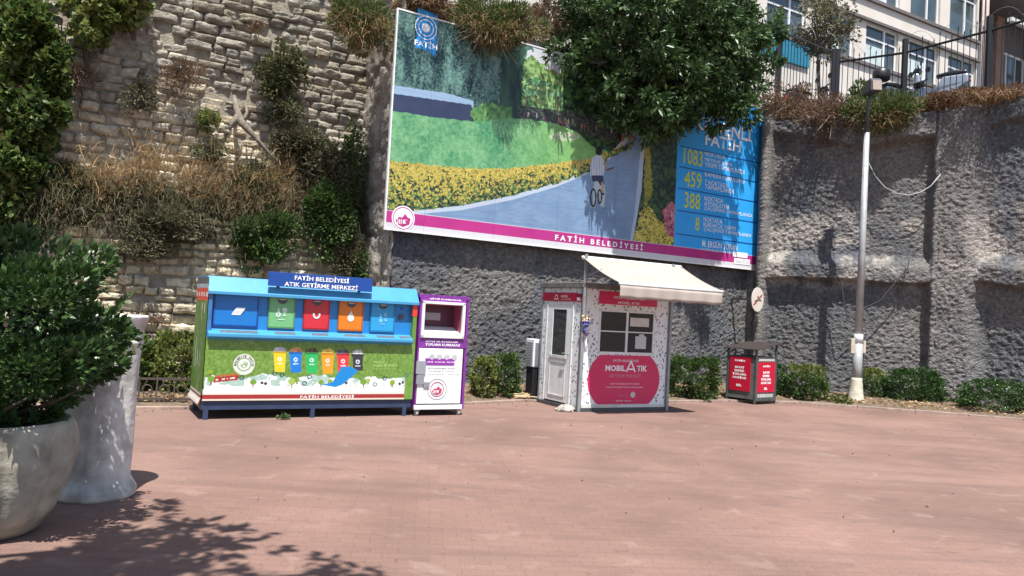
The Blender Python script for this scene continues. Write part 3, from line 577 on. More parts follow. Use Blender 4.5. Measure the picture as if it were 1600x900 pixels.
# hatches
def hatch(x0, x1, col, label, big=False):
    m = mat('hatch_'+label.split()[0], col, .35, noise=.05); h = MB().box(x0, x1, .058, .083, 1.30, 1.745).build('hatch', m, ct, .006, label=label)
    MB().box(x0-.014, x0, .052, .085, 1.285, 1.76).box(x1, x1+.014, .052, .085, 1.285, 1.76).box(x0-.014, x1+.014, .052, .085, 1.286, 1.30).build('frame', M['dblue'] if big else mat('fr', tuple(np.array(col[:3])*.6)+(1,), .4), h)
    cx = (x0+x1)/2
    if not big:
        mb = MB(); mb.prism([(cx+.07*math.cos(a), 1.70+.065*math.sin(a)) for a in np.linspace(math.pi, 2*math.pi, 14)], .052, .059); mb.build('grip_cutout', M['dgrey'], h); MB().box(cx-.045, cx+.045, .047, .053, 1.694, 1.702).build('grip', M['let'], h)
    return h, cx
icm = mat('icon_pale', S(225, 238, 232), .5)
h, cx = hatch(.09, .665, S(20, 124, 208), 'dark blue paper hatch', True); mb = MB()
for k in range(4): mb.prism([(cx-.06+k*.012, 1.45+k*.018), (cx+.06+k*.012, 1.45+k*.018), (cx+.085+k*.012, 1.50+k*.018), (cx-.035+k*.012, 1.50+k*.018)], .054-.003*k, .0565-.003*k)
mb.build('icon', M['let'], h)
h, cx = hatch(.83, 1.18, S(120, 190, 130), 'pale green glass hatch'); mb = MB().box(cx-.06, cx-.035, .053, .057, 1.46, 1.57).disc(cx-.047, 1.48, .035, .053, .0565, 16).disc(cx+.04, 1.55, .035, .053, .0565, 16).box(cx+.035, cx+.045, .053, .057, 1.47, 1.55).disc(cx+.04, 1.47, .028, .053, .0565, 16, .008).box(cx-.05, cx+.05, .053, .057, 1.405, 1.415); mb.build('icon', icm, h)
h, cx = hatch(1.33, 1.69, S(215, 48, 62), 'red battery hatch'); mb = MB()
for k in range(12):
    a, b_ = math.pi+math.pi*k/12, math.pi+math.pi*(k+1)/12; mb.prism([(cx+.055*math.cos(a), 1.5+.055*math.sin(a)), (cx+.055*math.cos(b_), 1.5+.055*math.sin(b_)), (cx+.03*math.cos(b_), 1.5+.03*math.sin(b_)), (cx+.03*math.cos(a), 1.5+.03*math.sin(a))], .053, .057)
mb.box(cx-.055, cx-.03, .053, .057, 1.5, 1.525).box(cx+.03, cx+.055, .053, .057, 1.5, 1.525); mb.build('icon', icm, h)
h, cx = hatch(1.85, 2.205, S(238, 130, 30), 'orange oil hatch'); mb = MB().prism([(cx, 1.59)]+[(cx+.05*math.cos(a), 1.475+.05*math.sin(a)) for a in np.linspace(.5, -math.pi-.5, 18)], .053, .057); mb.build('icon', icm, h)
h, cx = hatch(2.35, 2.715, S(45, 165, 225), 'light blue plastic hatch'); mb = MB().disc(cx-.03, 1.46, .03, .053, .057).disc(cx+.05, 1.47, .022, .053, .057).box(cx-.05, cx-.02, .053, .057, 1.5, 1.56).box(cx+.02, cx+.06, .053, .057, 1.52, 1.58).box(cx-.05, cx+.04, .053, .057, 1.4, 1.412); mb.build('icon', mat('icon_blue', S(130, 205, 240), .5), h)
mb = MB().disc(2.835, 1.53, .045, .065, .086, 24); mb.build('round_lock', M['dgrey'], ct); MB().disc(2.845, 1.665, .022, .075, .086).build('keyhole_symbol', M['dblue'], ct)
# roof fascia
MB().prismx([(-.035, 1.725), (-.035, 1.765), (.12, 1.975), (CD+.02, 1.975), (CD+.02, 1.88), (.14, 1.88), (.03, 1.78), (-.02, 1.725)], -.015, CW+.015).build('roof', M['lblue'], ct, .004)
sg = MB().box(.76, 2.29, -.075, -.045, 1.885, 2.085).build('name_board', M['dblue'], ct, .004)
text('FATİH BELEDİYESİ', 1.525, 2.032, .082, M['let'], sg, .80, -.079, .015); text('ATIK GETİRME MERKEZİ', 1.525, 1.935, .082, M['let'], sg, 1.08, -.079, .015)
MB().box(.9, .94, -.045, .1, 1.9, 1.95).box(2.1, 2.14, -.045, .1, 1.9, 1.95).build('board_bracket', M['dgrey'], ct)
# left side print: corrugated, green below, red strip on top, torn white trim at foot
nx, nz = 90, 120; Y_, Z2 = np.meshgrid(np.linspace(0, CD, nx), np.linspace(.2, 1.96, nz)); X_ = -.012-.008*(np.sin(Y_*55) > 0)-.03*(1-sm(Z2, .2, .3))
c = lin((96, 130, 62))*.8*np.ones(Y_.shape+(3,))*(.7+.6*fbm(Y_*20, Z2*2.5, 3))[..., None]; st = fbm(Y_*30, Z2*1.2, 9)
c[(st > .62) & (Z2 < 1.6)] = lin((190, 200, 190))*.7; c[(Z2 > 1.62) & (Z2 < 1.8)] = lin((215, 85, 70))*.75; c[(Z2 > 1.68) & (Z2 < 1.74) & (vnoise(Y_*30, Z2*3, 4) > .5)] = lin((235, 220, 215))*.75; c[Z2 > 1.8] = lin((170, 190, 205))*.7; c[(Z2 > 1.86)] = lin((110, 90, 70))*.7
c[Z2 < .36] = lin((225, 215, 205))*.75; c[(Z2 < .33) & (Z2 > .29)] = lin((120, 70, 60))*.75; c[(Z2 < .36) & (Y_ < .09)] = lin((130, 50, 45))*.75
link('side_cladding', npmesh('side_cladding', np.stack([X_, Y_, Z2], -1).reshape(-1, 3), gridfaces(nx, nz), c.reshape(-1, 3)), M['printside'], ct, label='corrugated left side with faded green print')

# ================================================================ PURPLE DONATION BOX
bx0, bx1, BD = 3.115, 3.97, .66
tx = T('clothes_donation_box', 'tall white and purple donation box with a deep open chute at top', 'donation box', (C0[0]+math.cos(TC)*bx0, C0[1]+math.sin(TC)*bx0, 0), TC)
W2 = bx1-bx0
MB().box(.0, .04, .0, BD, .1, 1.87).box(W2-.04, W2, .0, BD, .1, 1.87).box(.04, W2-.04, BD-.03, BD, .1, 1.87).box(.04, W2-.04, .0, BD-.03, .1, .13).box(.04, W2-.04, .02, BD-.03, 1.06, 1.2).build('body', M['purple'], tx)
MB().box(-.01, W2+.01, -.012, BD, 1.85, 1.905).build('roof', M['purple'], tx, .004)
MB().box(0, W2-.06, -.012, -.001, 1.8, 1.85).build('top_label', M['purp2'], tx)
text('GİYSİ KUMBARASI', .42, 1.845, .03, M['let'], tx, .55, -.016, .03)
MB().box(.0, W2, -.008, .0, 1.075, 1.225).build('middle_band', M['purple'], tx); text('GİYSİ VE AYAKKABI', .4, 1.175, .035, M['let'], tx, .56, -.012, .02); text('TOPLAMA KUMBARASI', .42, 1.12, .04, M['let'], tx, .6, -.012, .02)
MB().box(.03, .075, -.035, .02, 1.225, 1.80).box(W2-.12, W2-.075, -.035, .02, 1.225, 1.80).box(.03, W2-.075, -.035, .02, 1.76, 1.802).box(.03, W2-.075, -.035, .02, 1.226, 1.27).build('chute_frame', M['white'], tx, .004)
MB().box(.075, W2-.12, .33, .345, 1.27, 1.76).build('chute_back', M['dpink'], tx)
MB().box(.055, .075, .02, .33, 1.27, 1.76).box(W2-.12, W2-.1, .02, .33, 1.27, 1.76).box(.055, W2-.1, .02, .33, 1.745, 1.76).build('chute_side', M['pink'], tx)
MB().prismx([(.0, 1.27), (.0, 1.29), (.32, 1.40), (.33, 1.27)], .075, W2-.12).build('chute_flap', M['white'], tx, .003)
MB().box(.12, .50, .322, .33, 1.50, 1.62).build('chute_label', mat('lab', (.4, .35, .38, 1), .5, noise=.4, nscale=50), tx)
dr = MB().box(.02, W2-.075, -.02, .0, .19, 1.06).build('door', M['white'], tx, .005)
MB().box(.13, W2-.22, -.026, -.021, .80, .905).build('purple_label', M['purp2'], dr); mb = MB()
for k in range(4): mb.disc(.24+k*.13, .93, .045, -.027, -.0215)
mb.build('round_symbols', mat('sym', (.5, .5, .53, 1), .5, noise=.3, nscale=60), dr)
text('GİYSİ · AYAKKABI · TEKSTİL', .40, .85, .025, M['let'], dr, .48, -.029, .02)
text('KULLANILMIŞ GİYSİ', .42, .75, .03, M['greyt'], dr, .46, -.024, .02); text('AYAKKABI VE ÇANTA', .42, .70, .028, M['greyt'], dr, .42, -.024); text('AÇIK ADRES · 444 0 180', .46, .65, .022, M['greyt'], dr, .56, -.024)
mb = MB().box(-.02, .14, -.04, -.021, .66, .86).build('lock_plate', mat('lockplate', (.26, .27, .3, 1), .5), dr); MB().box(-.01, .12, -.045, -.021, .50, .64).box(.12, .22, -.04, -.021, .45, .53).build('lock_cover', mat('lockplate2', (.22, .23, .26, 1), .5), dr)
mb = MB()
cxx, czz, n = .36, .42, 48
for k in range(n):
    a, b_ = 2*math.pi*k/n, 2*math.pi*(k+1)/n; mb.prism([(cxx+.165*math.cos(a), czz+.165*math.sin(a)), (cxx+.165*math.cos(b_), czz+.165*math.sin(b_)), (cxx+.158*math.cos(b_), czz+.158*math.sin(b_)), (cxx+.158*math.cos(a), czz+.158*math.sin(a))], -.024, -.0215)
mb.build('emblem_ring', M['grey'], dr); crest(cxx, czz, .115, mat('crest_pink', S(195, 60, 100), .4), dr, -.026, -.0225)
MB().box(-.01, W2-.04, -.025, .02, .1, .17).build('bottom_rail', M['white'], tx, .004)
MB().box(-.01, W2-.04, -.005, .0, .175, .186).build('shadow_gap', M['dgrey'], tx)
for x in (.0, W2-.13):
    for y in (.0, BD-.1):
        c_ = MB().box(x+.01, x+.09, y, y+.07, .07, .11).build('caster', M['grey'], tx); MB().tube([(x+.03, y+.035, .045), (x+.07, y+.035, .045)], .045, 16).build('wheel', mat('wheel', (.4, .37, .35, 1), .6), c_)

# ================================================================ KIOSK
K0, TK = (1.284, 13.808), .505; KW, KD, KH = 2.0, 1.38, 2.25
ks = T('recycling_kiosk', 'small white kiosk with speckled cladding, red signs and a side door', 'kiosk', (K0[0], K0[1], 0), TK)
def speck():
    m = mat('speckled_cladding', (.72, .74, .75, 1), .4); t = m.node_tree; n = t.nodes; L = t.links; tc = n.new('ShaderNodeTexCoord')
    mp = n.new('ShaderNodeMapping'); mp.inputs['Scale'].default_value = (1, 1, .75); L.new(tc.outputs['Object'], mp.inputs[0])
    v = n.new('ShaderNodeTexVoronoi'); v.inputs['Scale'].default_value = 19; v.inputs['Randomness'].default_value = .75; L.new(mp.outputs[0], v.inputs[0])
    ns = n.new('ShaderNodeTexNoise'); ns.inputs['Scale'].default_value = 30; L.new(tc.outputs['Object'], ns.inputs[0])
    ad = n.new('ShaderNodeMath'); ad.operation = 'MULTIPLY_ADD'; ad.inputs[1].default_value = .5; L.new(ns.outputs[0], ad.inputs[0]); L.new(v.outputs['Distance'], ad.inputs[2])
    lt = n.new('ShaderNodeMapRange'); lt.inputs[1].default_value = .56; lt.inputs[2].default_value = .63; lt.inputs[3].default_value = .95; lt.inputs[4].default_value = 0; L.new(ad.outputs[0], lt.inputs[0])
    hs = n.new('ShaderNodeHueSaturation'); hs.inputs['Saturation'].default_value = .35; hs.inputs['Value'].default_value = .28; L.new(v.outputs['Color'], hs.inputs['Color'])
    mx = n.new('ShaderNodeMix'); mx.data_type = 'RGBA'; mx.inputs[6].default_value = (.72, .74, .75, 1); L.new(lt.outputs[0], mx.inputs[0]); L.new(hs.outputs[0], mx.inputs[7]); L.new(mx.outputs[2], n['Principled BSDF'].inputs['Base Color']); return m
M['speck'] = speck()
MB().box(-.03, KW+.02, -.02, KD+.02, .0, .07).build('base', M['dgrey'], ks, .004)
wx0, wx1, wz0, wz1 = .355, 1.635, 1.05, 1.84; dy0, dy1 = .32, 1.18
MB().box(.05, wx0, 0, .05, .07, 2.2).box(wx1, KW-.04, 0, .05, .07, 2.2).box(wx0, wx1, 0, .05, .07, wz0).box(wx0, wx1, 0, .05, wz1, 2.2).build('front_wall', M['speck'], ks)
MB().box(0, .05, .05, dy0, .07, 2.2).box(0, .05, dy1, KD, .07, 2.2).box(0, .05, dy0, dy1, 1.92, 2.2).build('side_wall', M['speck'], ks)
MB().box(KW-.05, KW, .05, KD, .07, 2.2).box(.05, KW-.05, KD-.05, KD, .07, 2.2).build('back_wall', M['speck'], ks)
MB().box(.05, KW-.05, .05, KD-.05, .07, .09).build('floor_plate', M['dgrey'], ks)
for q in ((-.012, .055, -.012, .055), (KW-.05, KW+.012, -.012, .05), (-.012, .05, KD-.04, KD+.012)): MB().box(*q, .06, 2.2).build('corner_profile', M['grey'], ks, .003)
MB().box(.06, KW-.05, -.014, .0, .07, .125).build('sill_rail', M['offwhite'], ks)
MB().box(-.06, KW+.05, -.05, KD+.05, 2.2, 2.3).build('roof', mat('roof_grey', (.17, .165, .16, 1), .6, noise=.5, nscale=10), ks, .01)
sgn = MB().box(.33, 1.66, -.016, 0, 1.94, 2.17).build('front_sign', M['crim'], ks)
text('FATİH BELEDİYESİ', 1.0, 2.08, .06, M['let'], sgn, .7, -.02, .02); text('MOBİL ATIK', 1.0, 1.99, .06, M['let'], sgn, .5, -.02, .02)
s2 = MB().box(-.016, 0, .2, 1.37, 1.955, 2.115).build('side_sign', mat('sign_red', S(205, 28, 70), .4), ks)
mb = MB(); 
for k in range(16):
    a, b_ = 2*math.pi*k/16, 2*math.pi*(k+1)/16
    for r1, r2 in ((.05, .035),): mb.add([(-.019, .88-r1*math.cos(a), 2.03+r1*math.sin(a)), (-.019, .88-r1*math.cos(b_), 2.03+r1*math.sin(b_)), (-.019, .88-r2*math.cos(b_), 2.03+r2*math.sin(b_)), (-.019, .88-r2*math.cos(a), 2.03+r2*math.sin(a))], [(0, 1, 2, 3)])
mb.box(-.02, -.017, .8, .96, 1.985, 1.998).build('house_icon', M['let'], s2)
text('MOBİL', .6, 2.05, .05, M['let'], s2, .24, -.019, .02, axis='x'); text('ATIK GETİRME', .55, 1.995, .025, M['let'], s2, .34, -.019, .01, axis='x')
s3 = MB().box(-.03, -.017, .03, .17, 1.95, 2.1).build('corner_sign', mat('cs', S(150, 20, 55), .4), ks); text('BEL', .1, 2.0, .05, M['let'], s3, .12, -.034, .02, axis='x')
# door
dr = MB().box(-.004, .03, dy0+.01, dy1-.01, .1, .95).box(-.004, .03, dy0+.01, dy0+.2, .95, 1.9).box(-.004, .03, dy1-.2, dy1-.01, .95, 1.9).box(-.004, .03, dy0+.2, dy1-.2, 1.80, 1.9).build('door', M['white'], ks, .003)
MB().box(.006, .02, dy0+.2, dy1-.2, .95, 1.8).build('door_glass', M['glass'], dr)
MB().box(-.014, -.004, dy0+.16, dy1-.16, .2, .215).box(-.014, -.004, dy0+.16, dy1-.16, .82, .835).box(-.014, -.004, dy0+.16, dy0+.175, .2, .835).box(-.014, -.004, dy1-.175, dy1-.16, .2, .835).box(-.02, -.004, dy0+.14, dy1-.14, .90, .95).build('door_moulding', M['offwhite'], dr)
MB().box(-.012, .01, dy0-.03, dy0+.008, .08, 1.93).box(-.012, .01, dy1-.008, dy1+.03, .08, 1.93).box(-.012, .01, dy0-.03, dy1+.03, 1.9, 1.93).build('door_frame', M['white'], dr, .002)
MB().tube([(-.004, dy0+.08, 1.0), (-.06, dy0+.08, 1.0), (-.06, dy0+.2, 1.0)], .012).build('handle', M['grey'], dr)
# window
wf = MB().box(wx0, wx0+.04, -.012, .04, wz0, wz1).box(wx1-.04, wx1, -.012, .04, wz0, wz1).box(wx0, wx1, -.012, .04, wz0-.01, wz0+.03).box(wx0, wx1, -.012, .04, wz1-.035, wz1).box(.965, 1.01, -.014, .03, wz0+.03, wz1-.035).box(wx0+.04, wx1-.04, -.013, .025, 1.44, 1.462).build('window', M['white'], ks, .002)
gm = mat('kiosk_glass', (.02, .022, .024, 1), .04, spec=.7); bb_ = gm.node_tree.nodes['Principled BSDF']; bb_.inputs['Transmission Weight'].default_value = .8; bb_.inputs['IOR'].default_value = 1.2; bb_.inputs['Base Color'].default_value = (.2, .21, .21, 1)
MB().box(wx0+.04, .965, .006, .010, wz0+.03, wz1-.035).box(1.01, wx1-.04, .006, .010, wz0+.03, wz1-.035).build('window_glass', gm, wf)
MB().box(1.06, 1.50, .0005, .0035, 1.56, 1.72).build('paper_notice', M['offwhite'], wf); MB().box(1.2, 1.45, -.0, .003, 1.15, 1.38).box(1.28, 1.40, -.002, .003, 1.38, 1.42).build('paper_notice', mat('paper', (.55, .57, .58, 1), .8, noise=.2, nscale=40), wf)
# interior bits
MB().box(.2, 1.9, .5, .9, .95, 1.0).build('counter', mat('desk', (.2, .15, .1, 1), .6), ks)
mb = MB(); mb.prism([(.6+.07*math.cos(a), 1.55+.1*math.sin(a)) for a in np.linspace(0, 6.28, 14)[:-1]], 1.24, 1.27); mb.box(.5, .72, 1.24, 1.28, 1.2, 1.5); mb.build('hanging_coat', mat('coat', (.2, .05, .05, 1), .9), ks)
# crimson vinyl panel with curved sides
pts = []
for a in np.linspace(-.58, .58, 20): pts.append((.99+.83*math.cos(a)/math.cos(0)*1., .55+.83*math.sin(a)))
xs = sorted(pts, key=lambda p: p[1]); R_ = [(x, z) for x, z in xs if .1 <= z <= 1.01]
R_ = [(.99+math.sqrt(max(0, 1-((z-.57)/.63)**2))*.82, z) for z in np.linspace(.13, 1.02, 24)]; Lp = [(1.98-x, z) for x, z in R_][::-1]
pv = MB().prism(R_+Lp, -.006, -.001).build('vinyl_panel', M['crim'], ks)
text('FATİH BELEDİYESİ', 1.0, .93, .052, M['let'], pv, .58, -.009, .0); text('MOBIL', .77, .785, .105, M['let'], pv, .45, -.009, .03); text('TIK', 1.38, .785, .105, M['let'], pv, .24, -.009, .03)
mb = MB(); A0 = (1.12, .81)
for a, b_ in (((1.02, .72), (1.12, .92)), ((1.12, .92), (1.22, .72)), ((1.06, .77), (1.18, .77))):
    dx, dz = b_[0]-a[0], b_[1]-a[1]; l_ = math.hypot(dx, dz); ox, oz = -dz/l_*.014, dx/l_*.014; mb.prism([(a[0]-ox, a[1]-oz), (b_[0]-ox, b_[1]-oz), (b_[0]+ox, b_[1]+oz), (a[0]+ox, a[1]+oz)], -.009-.001*random.random(), -.0065)
mb.build('arrow_letter', M['let'], pv)
text('GETİRME MERKEZİ', 1.0, .655, .075, mat('pinklet', S(225, 150, 175), .5), pv, .72, -.009, .0); text('GERİ DÖNÜŞEBİLEN ATIKLARINIZI', 1.0, .50, .032, M['let'], pv, .66, -.009); text('BU NOKTAYA GETİRİN, DOĞAYA KATKI SAĞLAYIN', 1.0, .44, .032, M['let'], pv, .84, -.009)
mb = MB().disc(1.2, .30, .055, -.009, -.0065, 24); mb.build('round_logo', mat('sil', (.55, .58, .55, 1), .5, noise=.4, nscale=60), pv); text('Fatih', .98, .29, .05, mat('dimlet', S(200, 120, 145), .5), pv, .2, -.009); text('444 0 180 · fatih.bel.tr', .99, .19, .025, M['let'], pv, .36, -.009)
# awning (moves with the kiosk)
aw = MB(); a0, a1, zb, zf, zv, fb = -.06, 2.22, 2.74, 2.28, 2.03, 1.12; n1, n2 = 24, 10
V = []; 
for j in range(n2+1):
    for i in range(n1+1):
        t = j/n2; x = a0+(a1-a0)*i/n1; z = zb+(zf-zb)*t-.035*math.sin(math.pi*t)-.006*math.sin(i*2.1)*t; V.append((x, -fb*t, z))
me = npmesh('awning', V, gridfaces(n1+1, n2+1), smooth=True); awo = link('awning', me, M['awn'], ks, label='cream fold-out canvas awning'); so = awo.modifiers.new('s', 'SOLIDIFY'); so.thickness = .006
V = []
for j in range(5):
    for i in range(n1*2+1): t = j/4; x = a0+(a1-a0)*i/(n1*2); V.append((x, -fb-.012-.012*math.sin(i*.9)*t, zf-.03-(zf-.03-zv)*t+.006*math.sin(i*.55)*t))
vo = link('valance', npmesh('valance', V, gridfaces(n1*2+1, 5), smooth=True), M['awn'], awo); so = vo.modifiers.new('s', 'SOLIDIFY'); so.thickness = .005
MB().tube([(a0-.01, -fb, zf-.01), (a1+.01, -fb, zf-.01)], .028, 10).build('front_bar', M['white'], awo, smooth=True)
MB().tube([(a0, .02, zb), (a1, .02, zb)], .035, 10).build('roller', M['white'], awo, smooth=True)
MB().tube([(.04, .0, 2.45), (.35, -.55, 2.36), (.06, -fb+.03, zf-.02)], .016, 6).build('folding_arm', M['grey'], awo); MB().tube([(KW-.04, .0, 2.45), (KW-.3, -.55, 2.36), (KW, -fb+.03, zf-.02)], .016, 6).build('folding_arm', M['grey'], awo)
MB().box(-.035, .015, -.05, -.012, 0.0, 2.8).build('post', M['grey'], awo, .004); MB().box(KW-.03, KW+.02, -.05, -.013, 0.0, 2.78).build('post', M['grey'], awo, .004)
MB().tube([(.0, -.03, 2.4), (.0, -.5, 2.52)], .012, 6).build('stay', M['grey'], awo)
# bead bunch hanging on the post
be = T('bead_ornament', 'blue and gold bead ornament hanging from the kiosk corner post', 'ornament', tuple(np.array([K0[0], K0[1], 1.58])+np.array([-nB[0]*-.11, -.07, 0])), TK)
cols = [mat('bead_blue', (.03, .07, .45, 1), .25), mat('bead_gold', (.7, .45, .12, 1), .4), mat('bead_white', (.7, .7, .7, 1), .3), mat('bead_violet', (.12, .05, .15, 1), .4)]
for ci, nn in ((0, 26), (1, 16), (2, 8), (3, 12)):
    mb = MB()
    for k in range(nn):
        p = rng.normal(size=3)*np.array([.035, .025, .055 if ci != 3 else .04])+np.array([0, 0, -.17 if ci == 3 else (.05 if ci == 1 else 0)]); r = random.uniform(.012, .024)
        mb.lathe([(r*.1, p[2]-r), (r*.75, p[2]-r*.6), (r, p[2]), (r*.75, p[2]+r*.6), (r*.1, p[2]+r)], 8, (p[0], p[1]))
    mb.tube([(0, 0, -.1), (0, .03, .25)], .004, 4); mb.build('bead_cluster', cols[ci], be, smooth=True)
# air conditioner behind-left of the kiosk on its black stand
def kl(x, y, z=0.): return (K0[0]+math.cos(TK)*x-math.sin(TK)*y, K0[1]+math.sin(TK)*x+math.cos(TK)*y, z)
ac = T('air_conditioner_unit', 'white outdoor air conditioner unit on a black stand behind the kiosk', 'air conditioner', kl(-.10, 1.47), TK)
MB().box(0, .8, 0, .3, .66, 1.2).build('casing', M['white'], ac, .012); mb = MB()
for k in range(12): mb.box(.03, .5, -.012, -.001, .70+k*.038, .714+k*.038)
for k in range(9): mb.box(-.01, -.001, .04, .26, .72+k*.05, .735+k*.05)
mb.build('grille', M['greyt'], ac); MB().box(.02, .78, .02, .28, .0, .655).build('stand', M['black'], ac, .01)
# crumpled plastic by the kiosk corner
me = MB().lathe([(.03, 0), (.11, .01), (.13, .05), (.10, .09), (.03, .12)], 18).build('plastic_bag', mat('bagplastic', (.5, .46, .4, 1), .5, noise=.4, nscale=30)); c = me.data.vertices
for v in c: k = 1+random.uniform(-.28, .28); v.co = (v.co[0]*k*1.3, v.co[1]*k*.8, v.co[2]*random.uniform(.6, 1.25))
p = gnd(882, 643); me.location = (p[0], p[1], 0); tag(me, 'crumpled pale plastic bag on the paving at the kiosk corner', 'plastic bag')
# garden hose coil
mb = MB(); p = gnd(812, 628); P = []
for k in range(90): a = k*.32; P.append((p[0]+.17*math.cos(a)*(1+.2*math.sin(a*.37)), p[1]+.22+.13*math.sin(a*1.04), .06+.008*k/10+.02*math.sin(a*1.7)))
P += [(p[0]+.5, p[1]+.2, .08), (p[0]+.8, p[1]+.4, .06)]; tag(mb.tube(P, .013, 6).build('garden_hose', mat('hose', (.42, .33, .18, 1), .6), smooth=True), 'tan garden hose coiled on the soil left of the kiosk', 'hose')

# ================================================================ WASTE CAGE
pA, pB, pC = [gnd(*q)[:2] for q in ((1142, 627), (1179, 632.5), (1207, 629))]
tb = math.atan2(*(pC-pB)[::-1]); wbx = .62; tA = T('waste_collection_cage', 'dark grey metal waste cage with two red boards under a flat roof', 'waste bin', (pB[0], pB[1], 0), math.radians(38))
X1, Y1, HB = .74, .72, 1.02
for x, y in ((0, 0), (X1, 0), (0, Y1), (X1, Y1)): MB().box(x, x+.04, y, y+.04, 0, 1.31 if x else 1.17).build('post', M['dgrey'], tA, .003)
MB().box(.04, X1, .01, .025, .1, HB).box(.012, .028, .04, Y1, .1, HB).box(X1+.012, X1+.028, .04, Y1, .1, HB).box(.04, X1, Y1+.01, Y1+.025, .1, HB).box(.04, X1, .04, Y1, .09, .11).build('cage_panel', mat('cage_grey', (.11, .12, .12, 1), .6, noise=.3), tA)
MB().box(.03, X1+.01, .0, .03, HB-.03, HB).box(.0, .03, .04, Y1, HB-.03, HB).box(.04, X1, -.002, .035, .07, .11).build('rail', M['dgrey'], tA)
MB().prism([(-.05, 1.17), (-.05, 1.185), (X1+.09, 1.335), (X1+.09, 1.32)], -.05, Y1+.09).build('roof', M['rust'], tA)
b1 = MB().box(.07, X1-.03, .0, .009, .26, .91).build('red_board', M['red'], tA, label='right red board'); b2 = MB().box(-.008, .01, .14, Y1-.05, .26, 1.0).build('red_board', M['red'], tA, label='left red board')
for i, (s, z, w) in enumerate((('FATİH', .83, .26), ('BAYAT', .69, .24), ('EKMEK', .615, .26), ('TOPLAMA', .54, .38), ('NOKTASI', .465, .36), ('BEL', .34, .12))): text(s, .38, z, .05, M['let'], b1, w, -.003, .04)
for i, (s, z, w) in enumerate((('FATİH', .92, .26), ('BAYAT', .77, .24), ('EKMEK', .695, .26), ('TOPLAMA', .62, .36), ('NOKTASI', .545, .34), ('BEL', .38, .14))): text(s, .41, z, .05, M['let'], b2, w, -.011, .04, axis='x')
mb = MB(); 
for k in range(9): mb.box(.1+k*.066, .145+k*.066, -.002, .008, .935, .985)
for k in range(8): mb.box(.1+k*.072, .14+k*.072, -.002, .008, .15, .22)
mb.build('pale_markings', M['offwhite'], tA)

# ================================================================ LAMP POST
pl = gnd(1337, 632); LH = 7.5
lp = T('street_lamp', 'tall pale grey street lamp post with a box halfway up by the hedge', 'street lamp', (pl[0], pl[1], 0))
mpole = mat('pole_paint', (.42, .43, .43, 1), .45, .2, noise=.25, nscale=5)
MB().tube([(0, 0, .4), (0, 0, 1.45)], [.115, .10], 20).tube([(0, 0, 1.45), (0, 0, 6.35)], [.088, .062], 20).build('pole', mpole, lp, smooth=True)
MB().tube([(0, 0, 6.35), (0, -.02, 7.05), (.03, -.12, 7.28)], [.055, .045, .04], 14).build('arm', M['dgrey'], lp, smooth=True)
MB().lathe([(.20, 0), (.205, .03), (.17, .1), (.13, .5), (.118, .55), (.116, .62)], 24).build('base_sleeve', mat('base_cream', (.55, .5, .4, 1), .6, noise=.35, nscale=8), lp, smooth=True)
MB().lathe([(.104, 1.42), (.104, 1.62), (.093, 1.63)], 20).build('collar', M['white'], lp, smooth=True)
MB().box(-.19, -.10, -.07, .07, 1.18, 1.52).box(.10, .16, -.06, .06, 1.2, 1.48).build('junction_box', mat('box_cream', (.5, .45, .34, 1), .6, noise=.2), lp, .01)
hd = MB().prismx([(-.42, 7.22), (-.40, 7.50), (-.30, 7.56), (.06, 7.42), (.08, 7.24)], -.13, .13).build('lamp_head', M['dgrey'], lp, .03); MB().prismx([(-.438, 7.25), (-.414, 7.47), (-.424, 7.47), (-.445, 7.25)], -.10, .10).build('lens', mat('lens', (.35, .28, .24, 1), .3), hd)
MB().tube([(.13, .0, 0.1), (.14, .02, .8), (.13, 0, 1.2)], .01, 6).build('conduit', M['dgrey'], lp)

# round sign on the pilaster
sp_ = spx(1184); q = wpos(np.array([sp_]))[0]; nn_ = nB; p = onpl(1184, 468, (q[0], q[1]), TB, .85)
rs = T('round_prohibition_sign', 'round white sign with a red slash fixed to the concrete pilaster', 'sign', (p[0], p[1], p[2]), TB)
MB().disc(0, 0, .225, 0, .02, 40, .31).build('plate', mat('sign_cream', (.62, .56, .5, 1), .5, noise=.12), rs, .003)
mb = MB(); mb.prism([(-.16, -.13), (-.13, -.16), (.17, .11), (.14, .14)], -.005, -.001); mb.build('slash', mat('slash', (.35, .05, .04, 1), .5), rs)
mb = MB(); mb.prism([(-.13, -.06), (.02, -.02), (.13, -.03), (.13, .0), (.05, .02), (.02, .09), (-.02, .09), (-.01, .01), (-.1, -.02)], -.009, -.006); mb.build('pictogram', mat('picto', (.16, .13, .12, 1), .5), rs)
MB().box(-.03, .03, .02, .85, -.03, .03).build('bracket', M['dgrey'], rs)

# wall cables
def wallpt(px, py, off=.3):
    s = spx(px, py); q = wpos(np.array([s]))[0]; n_ = wnor(np.array([s]))[0]; th = math.atan2(n_[0], -n_[1]); return onpl(px, py, (q[0], q[1]), th, off)
P = [wallpt(*q) for q in ((1356, 252), (1368, 276), (1382, 292), (1400, 302), (1420, 305), (1440, 300), (1455, 290), (1470, 272))]; tag(MB().tube(P, .012, 6).build('sagging_cable', mat('cable_grey', (.35, .35, .36, 1), .6), smooth=True), 'pale cable sagging in a loop across the upper concrete wall', 'cable')
P = [wallpt(*q) for q in ((1303, 425), (1314, 440), (1320, 480), (1324, 500), (1342, 485), (1375, 470), (1400, 440), (1418, 420), (1424, 390))]; tag(MB().tube(P, .014, 6).build('drooping_cable', mat('cable_dark', (.04, .04, .045, 1), .6), smooth=True), 'dark cable drooping over the concrete beam behind the lamp post', 'cable')

